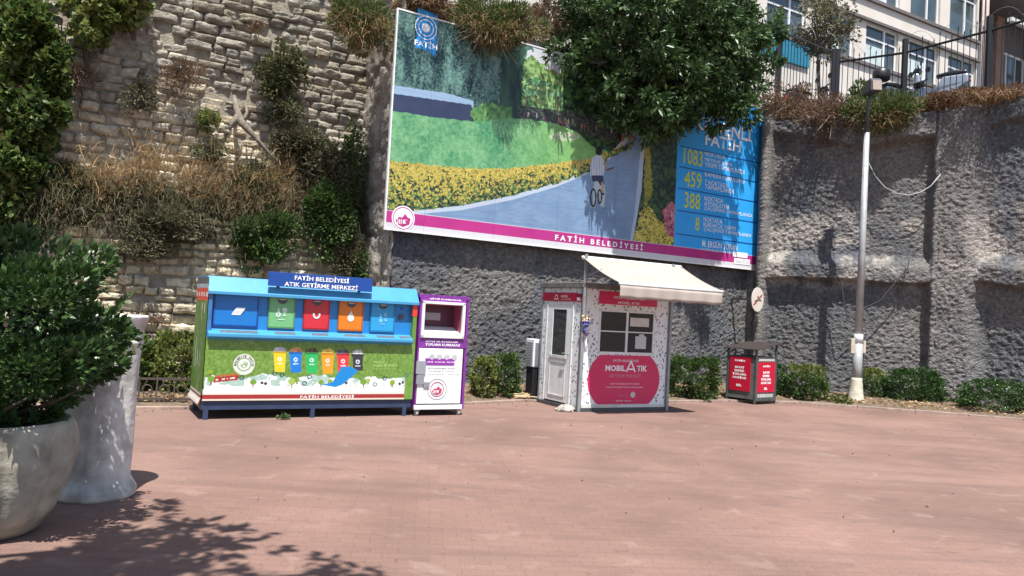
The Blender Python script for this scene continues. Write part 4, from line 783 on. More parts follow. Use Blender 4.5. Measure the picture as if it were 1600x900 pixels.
# ================================================================ LOW FENCE
pa, pb = gnd(120, 637), gnd(292, 637); df = pb[:2]-pa[:2]; Lf = np.linalg.norm(df); th = math.atan2(df[1], df[0])
lf = T('low_ornamental_fence', 'low rusty iron fence with rings in front of the left hedge', 'fence', (pa[0]-.0, pa[1]+.12, 0), th); mr_ = mat('rusty_iron', (.08, .06, .05, 1), .8, noise=.5, nscale=20)
MB().box(0, Lf, -.012, .012, .40, .43).build('rail', mr_, lf); MB().box(0, Lf, -.012, .012, .10, .13).build('rail', mr_, lf)
k = 0
x = .0
while x < Lf-.05:
    MB().box(x, x+.022, -.015, .015, 0.02, .44).build('post', mr_, lf)
    c_ = x+.12
    if c_+.08 < Lf:
        mb = MB()
        ringp = [(c_+.065*math.cos(a), 0, .26+.065*math.sin(a)) for a in np.linspace(0, 2*math.pi, 17)]; mb.tube(ringp, .011, 5, False); mb.tube([(c_+.065, 0, .26), (c_+.075, 0, .2), (c_+.03, 0, .14)], .009, 5); mb.tube([(c_-.03, 0, .33), (c_, 0, .4)], .009, 5); mb.build('ring', mr_, lf)
    x += .24

# ================================================================ FOLIAGE MATERIALS
LM = dict(
 dark=leafmat('leaf_dark', [(.028, .06, .018), (.045, .095, .026), (.075, .14, .035)], .38, .2, .5),
 tree=leafmat('leaf_tree', [(.024, .056, .017), (.044, .092, .027), (.07, .13, .038), (.10, .155, .055)], .4, .25, .5),
 mid=leafmat('leaf_mid', [(.035, .07, .02), (.065, .12, .03), (.11, .165, .045)], .5, .3),
 ivy=leafmat('leaf_ivy', [(.03, .065, .018), (.06, .11, .025), (.12, .17, .04), (.15, .16, .05)], .45, .3),
 yel=leafmat('leaf_yellowgreen', [(.06, .10, .025), (.12, .17, .04), (.22, .25, .06), (.26, .25, .09)], .5, .35),
 oliv=leafmat('leaf_olive', [(.07, .07, .035), (.12, .115, .06), (.17, .145, .085), (.09, .10, .045)], .7, .25),
 olvg=leafmat('leaf_olive_green', [(.05, .065, .025), (.085, .11, .04), (.13, .14, .055), (.12, .10, .06)], .65, .3),
 brown=leafmat('leaf_brown', [(.09, .05, .03), (.16, .09, .055), (.22, .13, .08), (.12, .09, .05)], .8, .25),
 straw=leafmat('dry_straw', [(.22, .14, .07), (.38, .25, .12), (.50, .35, .18), (.30, .18, .09)], .8, .3),
 grass=leafmat('green_grass', [(.05, .09, .025), (.09, .14, .04), (.16, .17, .06)], .6, .3))
M['bark'] = mat('bark', (.10, .075, .055, 1), .9, noise=.4, nscale=10, bump=.8, bscale=20)
M['drybark'] = mat('dry_bark', (.21, .175, .135, 1), .9, noise=.4, nscale=10, bump=.8, bscale=20)

# ---- hedges and bushes along the bed
def bush(name, label, px, py, wpx, hpx, depth, m, cat='bush', n=3000, ls=.055, box=3., group='bushes along the planting bed', m2=None, extra=0):
    p = gnd(px, py); k = p[1]/F; w, h = wpx*k/2, hpx*k; t = T(name, label, cat, (p[0], p[1]+depth/2+extra, .02), 0, group)
    rad = (w, depth/2, h/2); P, O = clumps(int(n*1.25), 130, (w*1.0, depth/2, h/2*1.1), box, .17, .7); P[:, 2] += h/2*1.06; ok = P[:, 2] > .02; P, O = P[ok], O[ok]
    P += (fbm(P[:, :1]*6, P[:, 2:]*6, 4)-.5)*.12
    mb = MB(); twigs(mb, (0, 0, 0), (w, depth/2, h), 12, .012, .3); mb.build('stem', M['bark'], t)
    if m2:
        u = P[:, 2]+rng.normal(size=len(P))*h*.08 > h*.82; leaves('foliage', P[~u], O[~u]+[0, 0, .25], rng.uniform(.7, 1.2, (~u).sum())*ls, LM[m], t); leaves('pale_shoots', P[u], O[u]+[0, 0, .5], rng.uniform(.7, 1.2, u.sum())*ls, LM[m2], t)
    else: leaves('foliage', P, O+np.array([0, 0, .25]), rng.uniform(.7, 1.2, len(P))*ls, LM[m], t)
bush('hedge_bush', 'yellow-green leafy bush right beside the purple donation box', 752, 630, 40, 60, .7, 'yel', n=2200, extra=.15)
bush('hedge_bush', 'dark green bush left of the kiosk and its hose', 785, 630, 50, 66, .7, 'mid', n=2800, extra=.3)
bush('hedge_bush', 'clipped dark green hedge between the kiosk and the waste cage', 1087, 629, 94, 60, .8, 'mid', 'hedge', 8500, .05, 5., extra=.12)
bush('hedge_bush', 'dark bush squeezed just right of the waste cage', 1222, 628, 36, 50, .7, 'dark', n=2300, extra=.35)
bush('hedge_bush', 'rounded bush with yellow tips between waste cage and lamp post', 1270, 632, 62, 54, .8, 'mid', n=3600, box=3.2, m2='yel', extra=.1)
bush('hedge_bush', 'small dark bush just right of the lamp post', 1388, 637, 44, 50, .7, 'mid', n=2400, extra=.55, m2='yel')
bush('hedge_bush', 'wide low dark bush under the concrete rib', 1452, 641, 100, 54, .8, 'dark', n=5200, box=3.4, extra=.35)
bush('hedge_bush', 'dark hedge running out of the right picture edge', 1590, 655, 130, 48, .9, 'dark', 'hedge', 6500, .05, 4., extra=.15)
bush('hedge_bush', 'light green sunlit hedge behind the low iron fence', 240, 633, 150, 100, 1.0, 'yel', 'hedge', 9000, .06, 3.6, extra=.55)
bush('hedge_bush', 'light green hedge section half hidden behind the white vase', 130, 633, 110, 95, 1.0, 'ivy', 'hedge', 5000, .06, 3.6, extra=.5)
def weed(label, px, py, r, h, m, n=120, ls=.05, group='small weeds'):
    p = gnd(px, py); t = T('weed', label, 'weed', (p[0], p[1], .01), 0, group); P = nrm(rng.normal(size=(n, 3)))*np.array([r, r, h])*rng.uniform(.1, 1, (n, 1)); P[:, 2] = abs(P[:, 2])
    leaves('foliage', P, P+np.array([0, 0, h*.4]), ls, LM[m], t); mb = MB(); twigs(mb, (0, 0, 0), (r, r, h), 6, .006, .3); mb.build('stem', M['bark'], t)
weed('small green weed growing out from under the recycling container', 443, 656, .09, .08, 'mid', 90, .035)
weed('pale weed on the dry soil left of the lamp post base', 1312, 633, .28, .2, 'ivy', 260, .07)
weed('low weed between the lamp post and the bush on its left', 1296, 631, .2, .22, 'yel', 200, .06)
weed('thin dry weed on the bare soil right of the wide low bush', 1508, 644, .2, .2, 'oliv', 160, .05)
# dry leaf litter on the bed: stuff
N = 2600; t = rng.random(N)*(len(kerb)-1); i = t.astype(int); f_ = (t-i)[:, None]; kk = np.array(kerb); bk = np.array(back); a = kk[i]*(1-f_)+kk[i+1]*f_; b_ = bk[i]*(1-f_)+bk[i+1]*f_; v = rng.random((N, 1))*.35+.05
P = np.concatenate([a*(1-v)+b_*v, .08+.25*v*.6+rng.random((N, 1))*.05], 1); tag(leaves('leaf_litter', P, rng.normal(size=(N, 3))*[1, 1, .2], .07, LM['straw'], fold=.1), 'dry fallen leaves strewn over the planting bed soil', 'leaf litter', kind='stuff')

# ---- plants growing on the old stone wall
def wallplant(label, px, py, rx, ry, m, kind='leaf', n=2200, ls=.05, rd=.35, off=.15, name='wall_shrub', cat='shrub', hang=-.1, box=2., shell=.3):
    c_ = onstone(px, py, off); k = c_[1]/F; t = T(name, label, cat, c_, TB, 'plants rooted in the old stone wall'); rad = (rx*k, rd, ry*k); P, O = clumps(n, 40, rad, box, .3, shell)
    ok = P[:, 1] < off+.02+(.35 if c_[2]-0 < 3 else 0)*0; P, O = P[ok], O[ok]; O[:, 1] -= .5; O[:, 2] += hang
    if kind == 'leaf': leaves('foliage', P, O, rng.uniform(.7, 1.3, len(P))*ls, LM[m], t)
    else: blades('blades', P, O+rng.normal(size=P.shape)*.25+np.array([0, 0, .9]), rng.uniform(.6, 1.4, len(P))*ls, .006, LM[m], t)
    mb = MB()
    for q in range(14): e = nrm(rng.normal(size=(1, 3)))[0]*np.array(rad)*.9; e[1] = -abs(e[1]); mb.tube([(0, off, 0), tuple(e*.5+[0, 0, .05]), tuple(e)], [.018, .01, .003], 5)
    mb.build('stem', M['drybark'], t); return t
WPL = [
 ('round olive scrub high on the stone wall beside the concrete end', 437, 115, 42, 50, 'olvg', 'leaf', 4600, .055),
 ('thin dry scrub on the pale stones left of the round olive scrub', 283, 122, 40, 32, 'brown', 'grass', 1100, .16),
 ('sparse grey-green tuft among the cream stones', 217, 150, 28, 34, 'oliv', 'leaf', 1300, .05),
 ('tiny dry tuft in a joint near the top of the stone wall', 402, 42, 14, 10, 'brown', 'grass', 260, .10),
 ('short dry weeds hanging from a joint left of the dead root', 330, 238, 30, 16, 'olvg', 'leaf', 900, .045),
 ('dull weeds under the round olive scrub', 445, 172, 30, 22, 'olvg', 'leaf', 1500, .045),
 ('weeds in the joints at the left foot of the stone wall', 232, 498, 34, 9, 'brown', 'grass', 420, .10),
 ('grassy weeds under the ledge above the vase', 225, 392, 46, 14, 'oliv', 'leaf', 1400, .045),
 ('small bright green tuft under the overhanging stones', 325, 186, 17, 17, 'yel', 'leaf', 900, .05),
 ('dry twiggy tuft on the left of the upper stone wall', 120, 118, 38, 22, 'brown', 'grass', 700, .16),
 ('olive bramble above the container beside the concrete end', 500, 262, 52, 62, 'oliv', 'leaf', 5200, .06),
 ('dark green bramble hanging right above the name board', 505, 345, 50, 62, 'mid', 'leaf', 5200, .065),
 ('bushy green creeper directly above the hatches of the container', 410, 375, 58, 46, 'mid', 'leaf', 4600, .06),
 ('brown dead bramble between the two green creepers', 455, 310, 42, 40, 'brown', 'leaf', 2200, .06),
 ('grey dry bramble under the straw grass in the middle', 330, 330, 62, 42, 'oliv', 'leaf', 3800, .05),
 ('olive weeds under the straw grass at left', 190, 318, 72, 48, 'oliv', 'leaf', 5200, .055),
 ('dark weeds on the ledge near the left picture edge', 60, 330, 80, 44, 'oliv', 'leaf', 4600, .06),
 ('green sprig at the foot of the dead root', 560, 410, 22, 30, 'mid', 'leaf', 900, .06),
 ('narrow ivy strip climbing the corner beside the concrete end', 545, 300, 20, 110, 'mid', 'leaf', 2400, .06),
 ('olive thicket filling the corner between the dead root and the concrete end', 470, 225, 56, 44, 'oliv', 'leaf', 5200, .055),
 ('dull green growth over the ledge in the middle of the stone wall', 262, 352, 78, 34, 'oliv', 'leaf', 5600, .05),
 ('mixed green growth right of the straw grass', 395, 300, 50, 50, 'olvg', 'leaf', 4600, .055),
 ('dull green growth over the ledge at the left of the stone wall', 130, 300, 66, 52, 'olvg', 'leaf', 6000, .05),
 ('loose grey bramble at the end of the ledge beside the concrete end', 540, 400, 26, 46, 'oliv', 'leaf', 2400, .05),
]
for lb, px, py, rx, ry, m, kd, n, ls in WPL: wallplant(lb, px, py, rx, ry, m, kd, n, ls, off=.22 if py < 340 else .55, rd=.35)
# dry straw grass on the ledge: one uncountable mass
Pt = []; 
for k in range(5200):
    px = random.uniform(85, 460); c0 = 290+20*math.sin(px*.02); py = random.gauss(c0, 24) if random.random() < .8 else random.uniform(235, 345)
    if vnoise(px*.03, py*.04, 9) < .35 and random.random() < .8: continue
    Pt.append(onstone(px, py, random.uniform(.05, .6)))
Pt = np.array(Pt); o = blades('dry_grass', Pt, rng.normal(size=Pt.shape)*.45+np.array([nB[0]*.5, nB[1]*.5, 1.1]), rng.uniform(.15, .42, len(Pt)), .0055, LM['straw'], droop=.35); tag(o, 'band of tall straw-coloured dry grass along the ledge of the stone wall', 'grass', kind='stuff')
Pt = np.array([onstone(random.uniform(0, 590), random.gauss(325, 34), random.uniform(.1, .6)) for k in range(8500)]); o = blades('wild_grass', Pt, rng.normal(size=Pt.shape)*.6+np.array([nB[0]*.5, nB[1]*.5, .3]), rng.uniform(.12, .34, len(Pt)), .0055, LM['oliv'], droop=.6); tag(o, 'olive tangle of wild grass over the lower stone wall ledge', 'grass', kind='stuff')
# ivy at upper left
def ivy(label, blobs, m, n, ls, name='ivy', off=.35):
    c_ = onstone(blobs[0][0], blobs[0][1], off); t = T(name, label, 'climbing plant', c_, TB, 'ivy on the stone wall'); PP = []; OO = []
    for px, py, rx, ry, w in blobs:
        q = onstone(px, py, off); k = q[1]/F; P, O = clumps(int(n*w), 30, (rx*k, .5, ry*k), 2, .3, .3); d = q-c_; lx = d[0]*math.cos(TB)+d[1]*math.sin(TB); P = P+np.array([lx, 0, d[2]]); ok = P[:, 1] < off; ok &= fbm(P[:, 0]*2.4, P[:, 2]*2.4, 6)+rng.normal(size=len(P))*.06 > .37; PP.append(P[ok]); OO.append(O[ok])
    P = np.concatenate(PP); O = np.concatenate(OO); O = O+rng.normal(size=O.shape)*.6; O[:, 1] -= .4; O[:, 2] -= .2; leaves('foliage', P, O, rng.uniform(.7, 1.3, len(P))*ls, LM[m], t, .5)
    mb = MB()
    for px, py, rx, ry, w in blobs:
        q = onstone(px, py, 0.12); d = q-c_; lx = d[0]*math.cos(TB)+d[1]*math.sin(TB)
        for j in range(4): a = rng.normal(size=3)*.3; mb.tube([(lx, off-.1, d[2]-.8), (lx+a[0]*.5, off-.2, d[2]), (lx+a[0], off-.1, d[2]+.9)], [.03, .02, .008], 5)
    mb.build('vine', M['bark'], t)
ivy('large ivy curtain covering the far left of the stone wall', [(35, 60, 60, 80, 1.), (50, 170, 52, 80, 1.), (20, 250, 60, 60, .8), (85, 110, 30, 40, .3), (20, 330, 50, 50, .5)], 'ivy', 5200, .11)
ivy('ivy hanging from the top edge of the stone wall', [(165, 15, 55, 32, 1.), (215, -5, 30, 30, .5), (140, 45, 25, 30, .3)], 'yel', 3000, .10)
# dead root
c_ = onstone(385, 195, .35); rt_ = [onstone(*q) for q in ((350, 135, .1), (372, 172, .3), (392, 200, .45), (412, 228, .5), (436, 256, .4))]
tag(MB().tube([onstone(366, 150, .1), onstone(370, 172, .3), onstone(376, 190, .4), onstone(400, 216, .5), onstone(418, 236, .5), onstone(438, 260, .45)], [.035, .06, .085, .045, .026, .009], 10).tube([onstone(372, 182, .35), onstone(362, 192, .4), onstone(358, 204, .42)], [.07, .05, .01], 8).tube([onstone(380, 190, .4), onstone(386, 176, .35), onstone(384, 160, .2)], [.06, .03, .01], 8).build('dead_root', M['drybark'], smooth=True), 'bare grey dead root sticking out of the stone wall', 'root')

# ---- overhanging plants along the top of the walls
def overhang(label, px, py, rx, ry, m, m2, n, ls, y=None, kind='leaf', rd=.5, branches=0, wr=.2):
    p = aty(px, py, y) if y else onpl(px, py, (-2.48, 15.28), TB, .1); k = p[1]/F; t = T('overhanging_shrub', label, 'shrub', p, 0, 'plants hanging over the wall top'); rad = (rx*k, rd, ry*k)
    P, O = clumps(n, 40, rad, 2., .32, .3); P[:, 2] += -.25*np.abs(P[:, 0])*0; u = rng.random(n) < (.16+.34*(P[:, 2] < 0)); O[:, 2] -= .1
    f = leaves if kind == 'leaf' else None
    blades('dry_stalks', P[u], O[u]*.7+rng.normal(size=(u.sum(), 3))*.9+np.array([0, -.15, -.15]), rng.uniform(.08, .22, u.sum()), .005, LM[m2], t, .3)
    leaves('foliage', P[~u], O[~u]+np.array([0, 0, .4]), rng.uniform(.7, 1.3, (~u).sum())*ls, LM[m], t, wr)
    mb = MB()
    for q in range(10+branches): e = nrm(rng.normal(size=(1, 3)))[0]*np.array(rad); e[1] = -abs(e[1]); e[2] -= .25*branches/10; mb.tube([(0, .4, -.1), tuple(e*.5), tuple(e*1.05)], [.03, .018, .005], 5)
    mb.build('stem', M['drybark'], t)
overhang('tuft of green and dry grass hanging over the concrete end', 568, 32, 50, 48, 'grass', 'straw', 10000, .10, 14.8, rd=.7, wr=.1)
overhang('dry straw scrub above the top left of the billboard', 668, 2, 50, 24, 'brown', 'straw', 5200, .08)
overhang('big green and straw shrub drooping over the billboard top', 766, 38, 80, 44, 'grass', 'straw', 17000, .10, 15.95, branches=14, wr=.09)
overhang('small rusty shrub on the wall between the green shrub and the tree', 852, 36, 38, 34, 'brown', 'brown', 2600, .07)
overhang('rusty dry vines over the concrete wall right of the billboard', 1228, 165, 54, 40, 'brown', 'brown', 5200, .07, 20.5, branches=6)
overhang('rust brown vines below the fence corner', 1300, 178, 58, 42, 'brown', 'brown', 5600, .07, 19.4, branches=6)
overhang('olive grass drooping over the wall behind the lamp head', 1385, 182, 66, 34, 'grass', 'straw', 9000, .12, 18.9, branches=4, wr=.1)
overhang('straw fringe on the wall top below the silver scooter', 1466, 163, 52, 13, 'brown', 'straw', 4600, .08, 18.8)
overhang('straw fringe on the wall top at the right picture edge', 1560, 148, 62, 12, 'brown', 'straw', 4200, .08, 18.1)
overhang('fresh green shrub behind the lamp head', 1350, 150, 24, 20, 'mid', 'grass', 1800, .10, 20.0)

# ================================================================ TREES
def rosettes(C, Dn, n, L, m, name, parent, wr=.16):
    """compound leaves: n leaflets fanning from each centre"""
    k = len(C); P = np.repeat(C, n, 0); D = np.repeat(nrm(Dn), n, 0)+rng.normal(size=(k*n, 3))*.75; D = nrm(D)+np.array([0, 0, -.25]); P = P+nrm(D)*rng.uniform(0, L*.6, (k*n, 1)); return leaves(name, P, D, rng.uniform(.7, 1.2, k*n)*L, m, parent, wr, .12)
tr = T('overhanging_tree', 'large dark green tree leaning over the top of the billboard', 'tree', (4.6, 21.3, ZU))
def tp_(px, py, y): return aty(px, py, y)-np.array([4.6, 21.3, ZU])
blob = [(960, 60, 18.1, 2.0, 1.0), (1060, 50, 18.4, 1.9, 1.0), (1135, 70, 18.9, 1.45, .75), (925, 110, 17.75, 1.05, .4), (1030, 135, 18.0, 1.2, .55), (1130, 135, 18.6, 1.15, .45), (1040, -30, 18.6, 2.2, .8), (930, -20, 18.2, 1.6, .5), (1150, 0, 19.2, 1.4, .4), (1175, 90, 19.6, .85, .2), (1088, 160, 18.6, .85, .35), (1150, 150, 19.2, .7, .22), (1010, 170, 18.3, .85, .3), (985, 160, 17.7, .9, .25), (905, 75, 17.9, .8, .25)]
CC = []; DD = []
blob = [(a_1*.94+1040*.06, b_1*.97-2, c_1-(.55 if b_1 > 40 and a_1 < 1160 else 0), d_1, e_1) for a_1, b_1, c_1, d_1, e_1 in blob]
for px, py, y, r, w in blob:
    c_ = tp_(px, py, y); P, O = clumps(int(820*w), 26, (r*1.0, r*.85, r*.9), 2, .2, .4); CC.append(P+c_); DD.append(O)
CC = np.concatenate(CC); DD = np.concatenate(DD)
wpt = CC+np.array([4.6, 21.3, ZU]); dist = (wpt[:, :2]-np.array([-2.513, 15.]))@nB; ok = (dist > .22) | (wpt[:, 2] > 7.75); CC, DD = CC[ok], DD[ok]
rosettes(CC, DD, 10, .17, LM['tree'], 'crown', tr, .19)
mb = MB(); mb.tube([(0, 0, 0), (-.15, -.6, 1.0), (-.5, -1.6, 2.0), tuple(tp_(1020, 40, 19.0))], [.22, .19, .15, .09], 12)
for px, py, y, r, w in blob: e = Vector(tp_(px, py, y)); mb.tube([(-.3, -1.1, 1.5), tuple((Vector((-.5, -1.6, 2.0))+e)/2+Vector((0, 0, .15))), tuple(e)], [.1, .06, .02], 7)
for k in rng.integers(0, len(CC), 150): e = CC[k]; c_ = CC[(k+3) % len(CC)]; mb.tube([tuple(e*.8+np.array([-.1, -.5, .5])*.2), tuple(e)], [.018, .006], 4)
mb.build('trunk', M['bark'], tr, smooth=True)

# young tree behind the fence
yt = T('young_street_tree', 'slim young tree with thin crown behind the iron fence', 'tree', tuple(np.array([*aty(1283, 100, 23.5)[:2], ZU+1.3])))
c_ = aty(1290, 40, 23.5)-np.array(yt.location); P, O = clumps(900, 40, (1.0, .9, 1.15), 2, .3, .2); P[:, 2] += c_[2]; P[:, 0] += c_[0]; rosettes(P, O, 4, .13, LM['oliv'], 'crown', yt, .2); 
e1 = aty(1278, 85, 23.5)-np.array(yt.location); mb = MB().tube([(0, 0, -1.5), (.02, 0, .3), tuple(e1)], [.075, .06, .045], 8)
for k in range(26): d = nrm(rng.normal(size=(1, 3)))[0]*[.9, .8, .9]; d[2] = abs(d[2])+.5; mb.tube([tuple(e1), tuple(e1+d*.5+[.05, 0, .1]), tuple(e1+d*1.1)], [.03, .016, .004], 5)
mb.build('trunk', M['bark'], yt)
# shade tree standing left of the viewer, its shadow falls on the planters
st_ = T('shade_tree', 'leafy tree outside the left edge that shades the planters', 'tree', (-6.8, .6, 0))
blob = [(-4.2, 2.0, 5.7, 1.7), (-2.6, 3.2, 5.2, 1.0), (-5.6, 3.2, 5.8, 1.5), (-3.2, 1.2, 5.8, 1.4), (-6.5, 1.6, 6.2, 1.6), (-1.95, 2.2, 5.3, 1.05), (-4.4, 4.1, 5.6, .9), (-1.75, 3.2, 5.2, .55), (-2.5, 2.6, 4.9, 1.0), (-3.4, 3.8, 5.3, .9), (-5.2, 3.3, 5.2, 1.2), (-.55, 2.5, 5.6, .3), (-2.4, 1.6, 5.3, 1.1), (-1.3, 1.9, 5.4, .55), (-3.2, 2.4, 5.0, 1.1)]
CC = []; DD = []
for x, y, z, r in blob: P, O = clumps(int(215*r*r), 26, (r, r, r*.55), 2, .3, .25); CC.append(P+np.array([x+6.8, y-.6, z])); DD.append(O)
CC = np.concatenate(CC); DD = np.concatenate(DD); wq = CC+np.array([-6.8, .6, 0]); dv = np.array(sd)
keep = np.ones(len(CC), bool)
for gx_, gy_, gz_, gr_ in ((-3.05, 4.95, .50, .34), (-3.3, 4.85, .2, .2), (-3.12, 6.25, 1.15, .16), (-3.2, 6.3, .6, .1), (-3.1, 4.9, 1.7, .30), (-3.6, 4.7, 1.5, .25), (-2.9, 5.3, 2.1, .3), (-2.6, 5.7, 0, .16), (-2.9, 5.6, 0, .14)):   # crown gaps cut along sun rays so light spots reach planters and paving
    v = wq-np.array([gx_, gy_, gz_]); keep &= np.linalg.norm(v-(v@dv)[:, None]*dv, axis=1) > gr_
CC, DD = CC[keep], DD[keep]; rosettes(CC, DD, 7, .16, LM['tree'], 'crown', st_, .25)
mb = MB().tube([(0, 0, 0), (.1, .1, 2), (.6, .3, 4), (1.6, .9, 5.2)], [.28, .2, .16, .1], 12)
for x, y, z, r in blob: mb.tube([(.6, .3, 4), ((x+7.4)/2, (y-.3)/2, (z+4.4)/2), (x+6.8, y-.6, z)], [.1, .06, .02], 7)
mb.build('trunk', M['bark'], st_, smooth=True)

# ================================================================ PLANTERS
pt = T('round_planter', 'big round weathered stone planter pot at the left edge', 'planter', (-3.52, 5.36, 0))
prof = [(.28, 0), (.33, .03), (.42, .15), (.50, .34), (.545, .52), (.545, .64), (.525, .72), (.505, .76), (.48, .78), (.43, .77), (.42, .70)]
def dens(pr, m=5): 
    o = []
    for (a, b_), (c_, d) in zip(pr[:-1], pr[1:]): o += [(a+(c_-a)*k/m, b_+(d-b_)*k/m) for k in range(m)]
    return o+[pr[-1]]
me = MB().lathe(dens(prof), 96, lob=lambda t, z: 1-.085*(1-abs(math.sin(t*5.0+.9)))**2.2*min(1, max(0, (z-.02)*4))*(1-min(1, max(0, (z-.6)*6)))).build('pot', mat('pot_stone', (.42, .38, .30, 1), .85, noise=.5, nscale=6, bump=.3, bscale=30), pt, smooth=True)
MB().lathe([(.01, .70), (.43, .71), (.01, .73)], 32).build('soil', soil_mat(), pt)
pb_ = T('planter_shrub', 'dense dark glossy shrub growing in the round planter', 'shrub', (-3.52, 5.36, .72))
P, O = clumps(24000, 120, (.98, .86, .78), 2.2, .17, .45); P[:, 2] += .60; kx = .55+.45*sm(P[:, 2], -.05, .75); P[:, 0] *= kx; P[:, 1] *= kx; ok = P[:, 2] > -.02; P, O = P[ok], O[ok]; leaves('foliage', P, O+np.array([0, 0, .15]), rng.uniform(.75, 1.25, len(P))*.058, LM['dark'], pb_, .32)
mb = MB(); twigs(mb, (0, 0, 0), (.75, .7, 1.2), 26, .022, .25); SP = []; SO = []
for k in range(46):   # stray shoots leaving the outline
    e = nrm(rng.normal(size=(1, 3)))[0]; e[2] = abs(e[2])*.9+.05; a_ = e*np.array([.75, .68, .95])+[0, 0, .35]; d_ = nrm((e+[0, 0, .35])[None])[0]; L_ = random.uniform(.14, .32); mb.tube([tuple(a_-d_*.25), tuple(a_+d_*L_)], [.006, .002], 4)
    for j in range(14): t = j/14; SP.append(a_+d_*L_*t); SO.append(d_*.6+rng.normal(size=3)*.7)
leaves('new_shoots', np.array(SP), np.array(SO), rng.uniform(.045, .075, len(SP)), LM['mid'], pb_, .3); mb.build('stem', M['bark'], pb_)
vs = T('tall_stone_vase', 'tall whitish weathered stone vase behind the round planter', 'vase', (-3.36, 6.48, 0))
prof = [(.30, 0), (.315, .02), (.315, .07), (.285, .12), (.262, .16), (.262, .2), (.266, .5), (.274, .9), (.282, 1.2), (.284, 1.25), (.298, 1.27), (.288, 1.3), (.292, 1.38), (.318, 1.46), (.322, 1.49), (.31, 1.50), (.30, 1.48), (.28, 1.3)]
mv = mat('vase_stone', (.62, .59, .56, 1), .8, noise=.5, nscale=6, bump=.6, bscale=12); 
MB().lathe(dens(prof, 4), 64, lob=lambda t, z: 1+(.03*math.sin(t*6+z*2.2)+.012*math.sin(t*17-z*3))*(1 if .2 < z < 1.2 else 0)).build('vase_body', mv, vs, smooth=True); MB().lathe([(.01, 1.33), (.28, 1.34), (.01, 1.36)], 24).build('soil', soil_mat(), vs)

# ================================================================ BUILDING, FENCE, SCOOTERS ON THE UPPER STREET
THB = .53; FB = aty(1528, 66, 32.); fa = T('office_building', 'cream office building with rows of white framed windows above the wall', 'building', (FB[0], FB[1], 0), THB)
def fl_(px, py, off=0.): p = onpl(px, py, FB[:2], THB, off); d = p[:2]-FB[:2]; return float(d[0]*math.cos(THB)+d[1]*math.sin(THB)), float(p[2])
mw = mat('cream_render', (.60, .55, .50, 1), .9, noise=.12, nscale=1.2); mwin = mat('window_pane', (.07, .10, .11, 1), .08, spec=.8, noise=.5, nscale=.7); msky = mat('pale_sky_reflection', (.5, .58, .58, 1), .5, noise=.25, nscale=3, spec=.8)  # the palest tone paints reflected sky onto the windows
mdk = mat('dark_ledge', (.14, .12, .12, 1), .8, noise=.3)
WL = -38
# storeys: (sill, head)
z_sill = [fl_(1528, 155)[1], 14.0]; st = [(9.2-1.6, 9.2-.0), (fl_(1445, 129)[1], fl_(1526, 98)[1]), (14.02, 16.1)]
xs_low = [fl_(px, py)[0] for px, py in ((1350, 60), (1408, 80), (1420, 90), (1470, 105), (1482, 105), (1524, 120))]
bay = 2.62; wins = []
solid = MB(); zprev = 0
for si, (s0, s1) in enumerate(st):
    solid.box(WL, 0, 0, .3, zprev, s0); x = -.12; k = 0
    while x > WL+3:
        x1 = x; x0 = x-1.95; wins.append((x0, x1, s0, s1, si)); solid.box(x1, x1+ (.12 if k == 0 else .67), 0, .3, s0, s1) ; x -= bay; k += 1
    solid.box(WL, x+1.95-1.28-.02-.0, 0, .3, s0, s1) if False else solid.box(WL, x+.67, 0, .3, s0, s1); zprev = s1
solid.box(WL, 0, 0, .3, zprev, 20); solid.box(-.3, 0, .3, 10, 0, 20); solid.box(WL, 0, 10, 10.2, 0, 20); solid.box(WL, WL+.3, .3, 10, 0, 20); solid.box(WL, 0, 0.3, 10, 19.8, 20); solid.build('facade_wall', mw, fa)
led = MB()
for s0, s1 in st[1:]: led.box(WL, .06, -.10, 0, s0-.12, s0-.002); led.box(WL, .06, -.12, 0, s1+.003, s1+.10)
led.build('ledge', mdk, fa)
n_w = 0
for x0, x1, s0, s1, si in wins:
    if x1 < -24: continue
    w = MB().box(x0, x0+.07, .10, .17, s0, s1).box(x1-.07, x1, .10, .17, s0, s1).box(x0+.07, x1-.07, .10, .17, s0, s0+.07).box(x0+.07, x1-.07, .10, .17, s1-.07, s1).box(x0+.62*(x1-x0)-.04, x0+.62*(x1-x0)+.04, .09, .17, s0+.07, s1-.07).box(x0+.07, x1-.07, .095, .165, s1-.55, s1-.48).build('window', M['white'], fa)
    MB().box(x0+.07, x1-.07, .14, .15, s0+.07, s1-.07).build('pane', mwin, w); c = random.random()
    if c < .75: MB().box(x0+.07, x0+.6*(x1-x0), .132, .138, s0+.07, s1-.52-.25*random.random()).build('curtain', msky, w)  # curtain strips brightened in colour to imitate sky reflected in the glass
    MB().box(x0-.02, x1+.02, .22, .28, s0, s1).build('dark_room', M['dgrey'], w)
# drain pipes at the corner
MB().tube([(.12, -.1, 7), (.12, -.1, 20)], .06, 8).tube([(.42, -.1, 7), (.42, -.1, 20)], .08, 8).build('drain_pipe', mat('pipe_pink', (.45, .36, .34, 1), .7, noise=.2), fa, smooth=True)
# turquoise banner at left, a dark doorway
x0, z0 = fl_(1205, 70); x1, z1 = fl_(1262, 92); MB().box(x0-.5, x1, -.08, -.02, z1-.35, z0+.55).build('turquoise_banner', mat('turq', S(45, 150, 185, .6), .5, noise=.15), fa)
x0, _ = fl_(1247, 30); MB().box(x0, x0+.5, -.02, -.005, 13.6, 16.2).build('dark_shutter', mdk, fa)
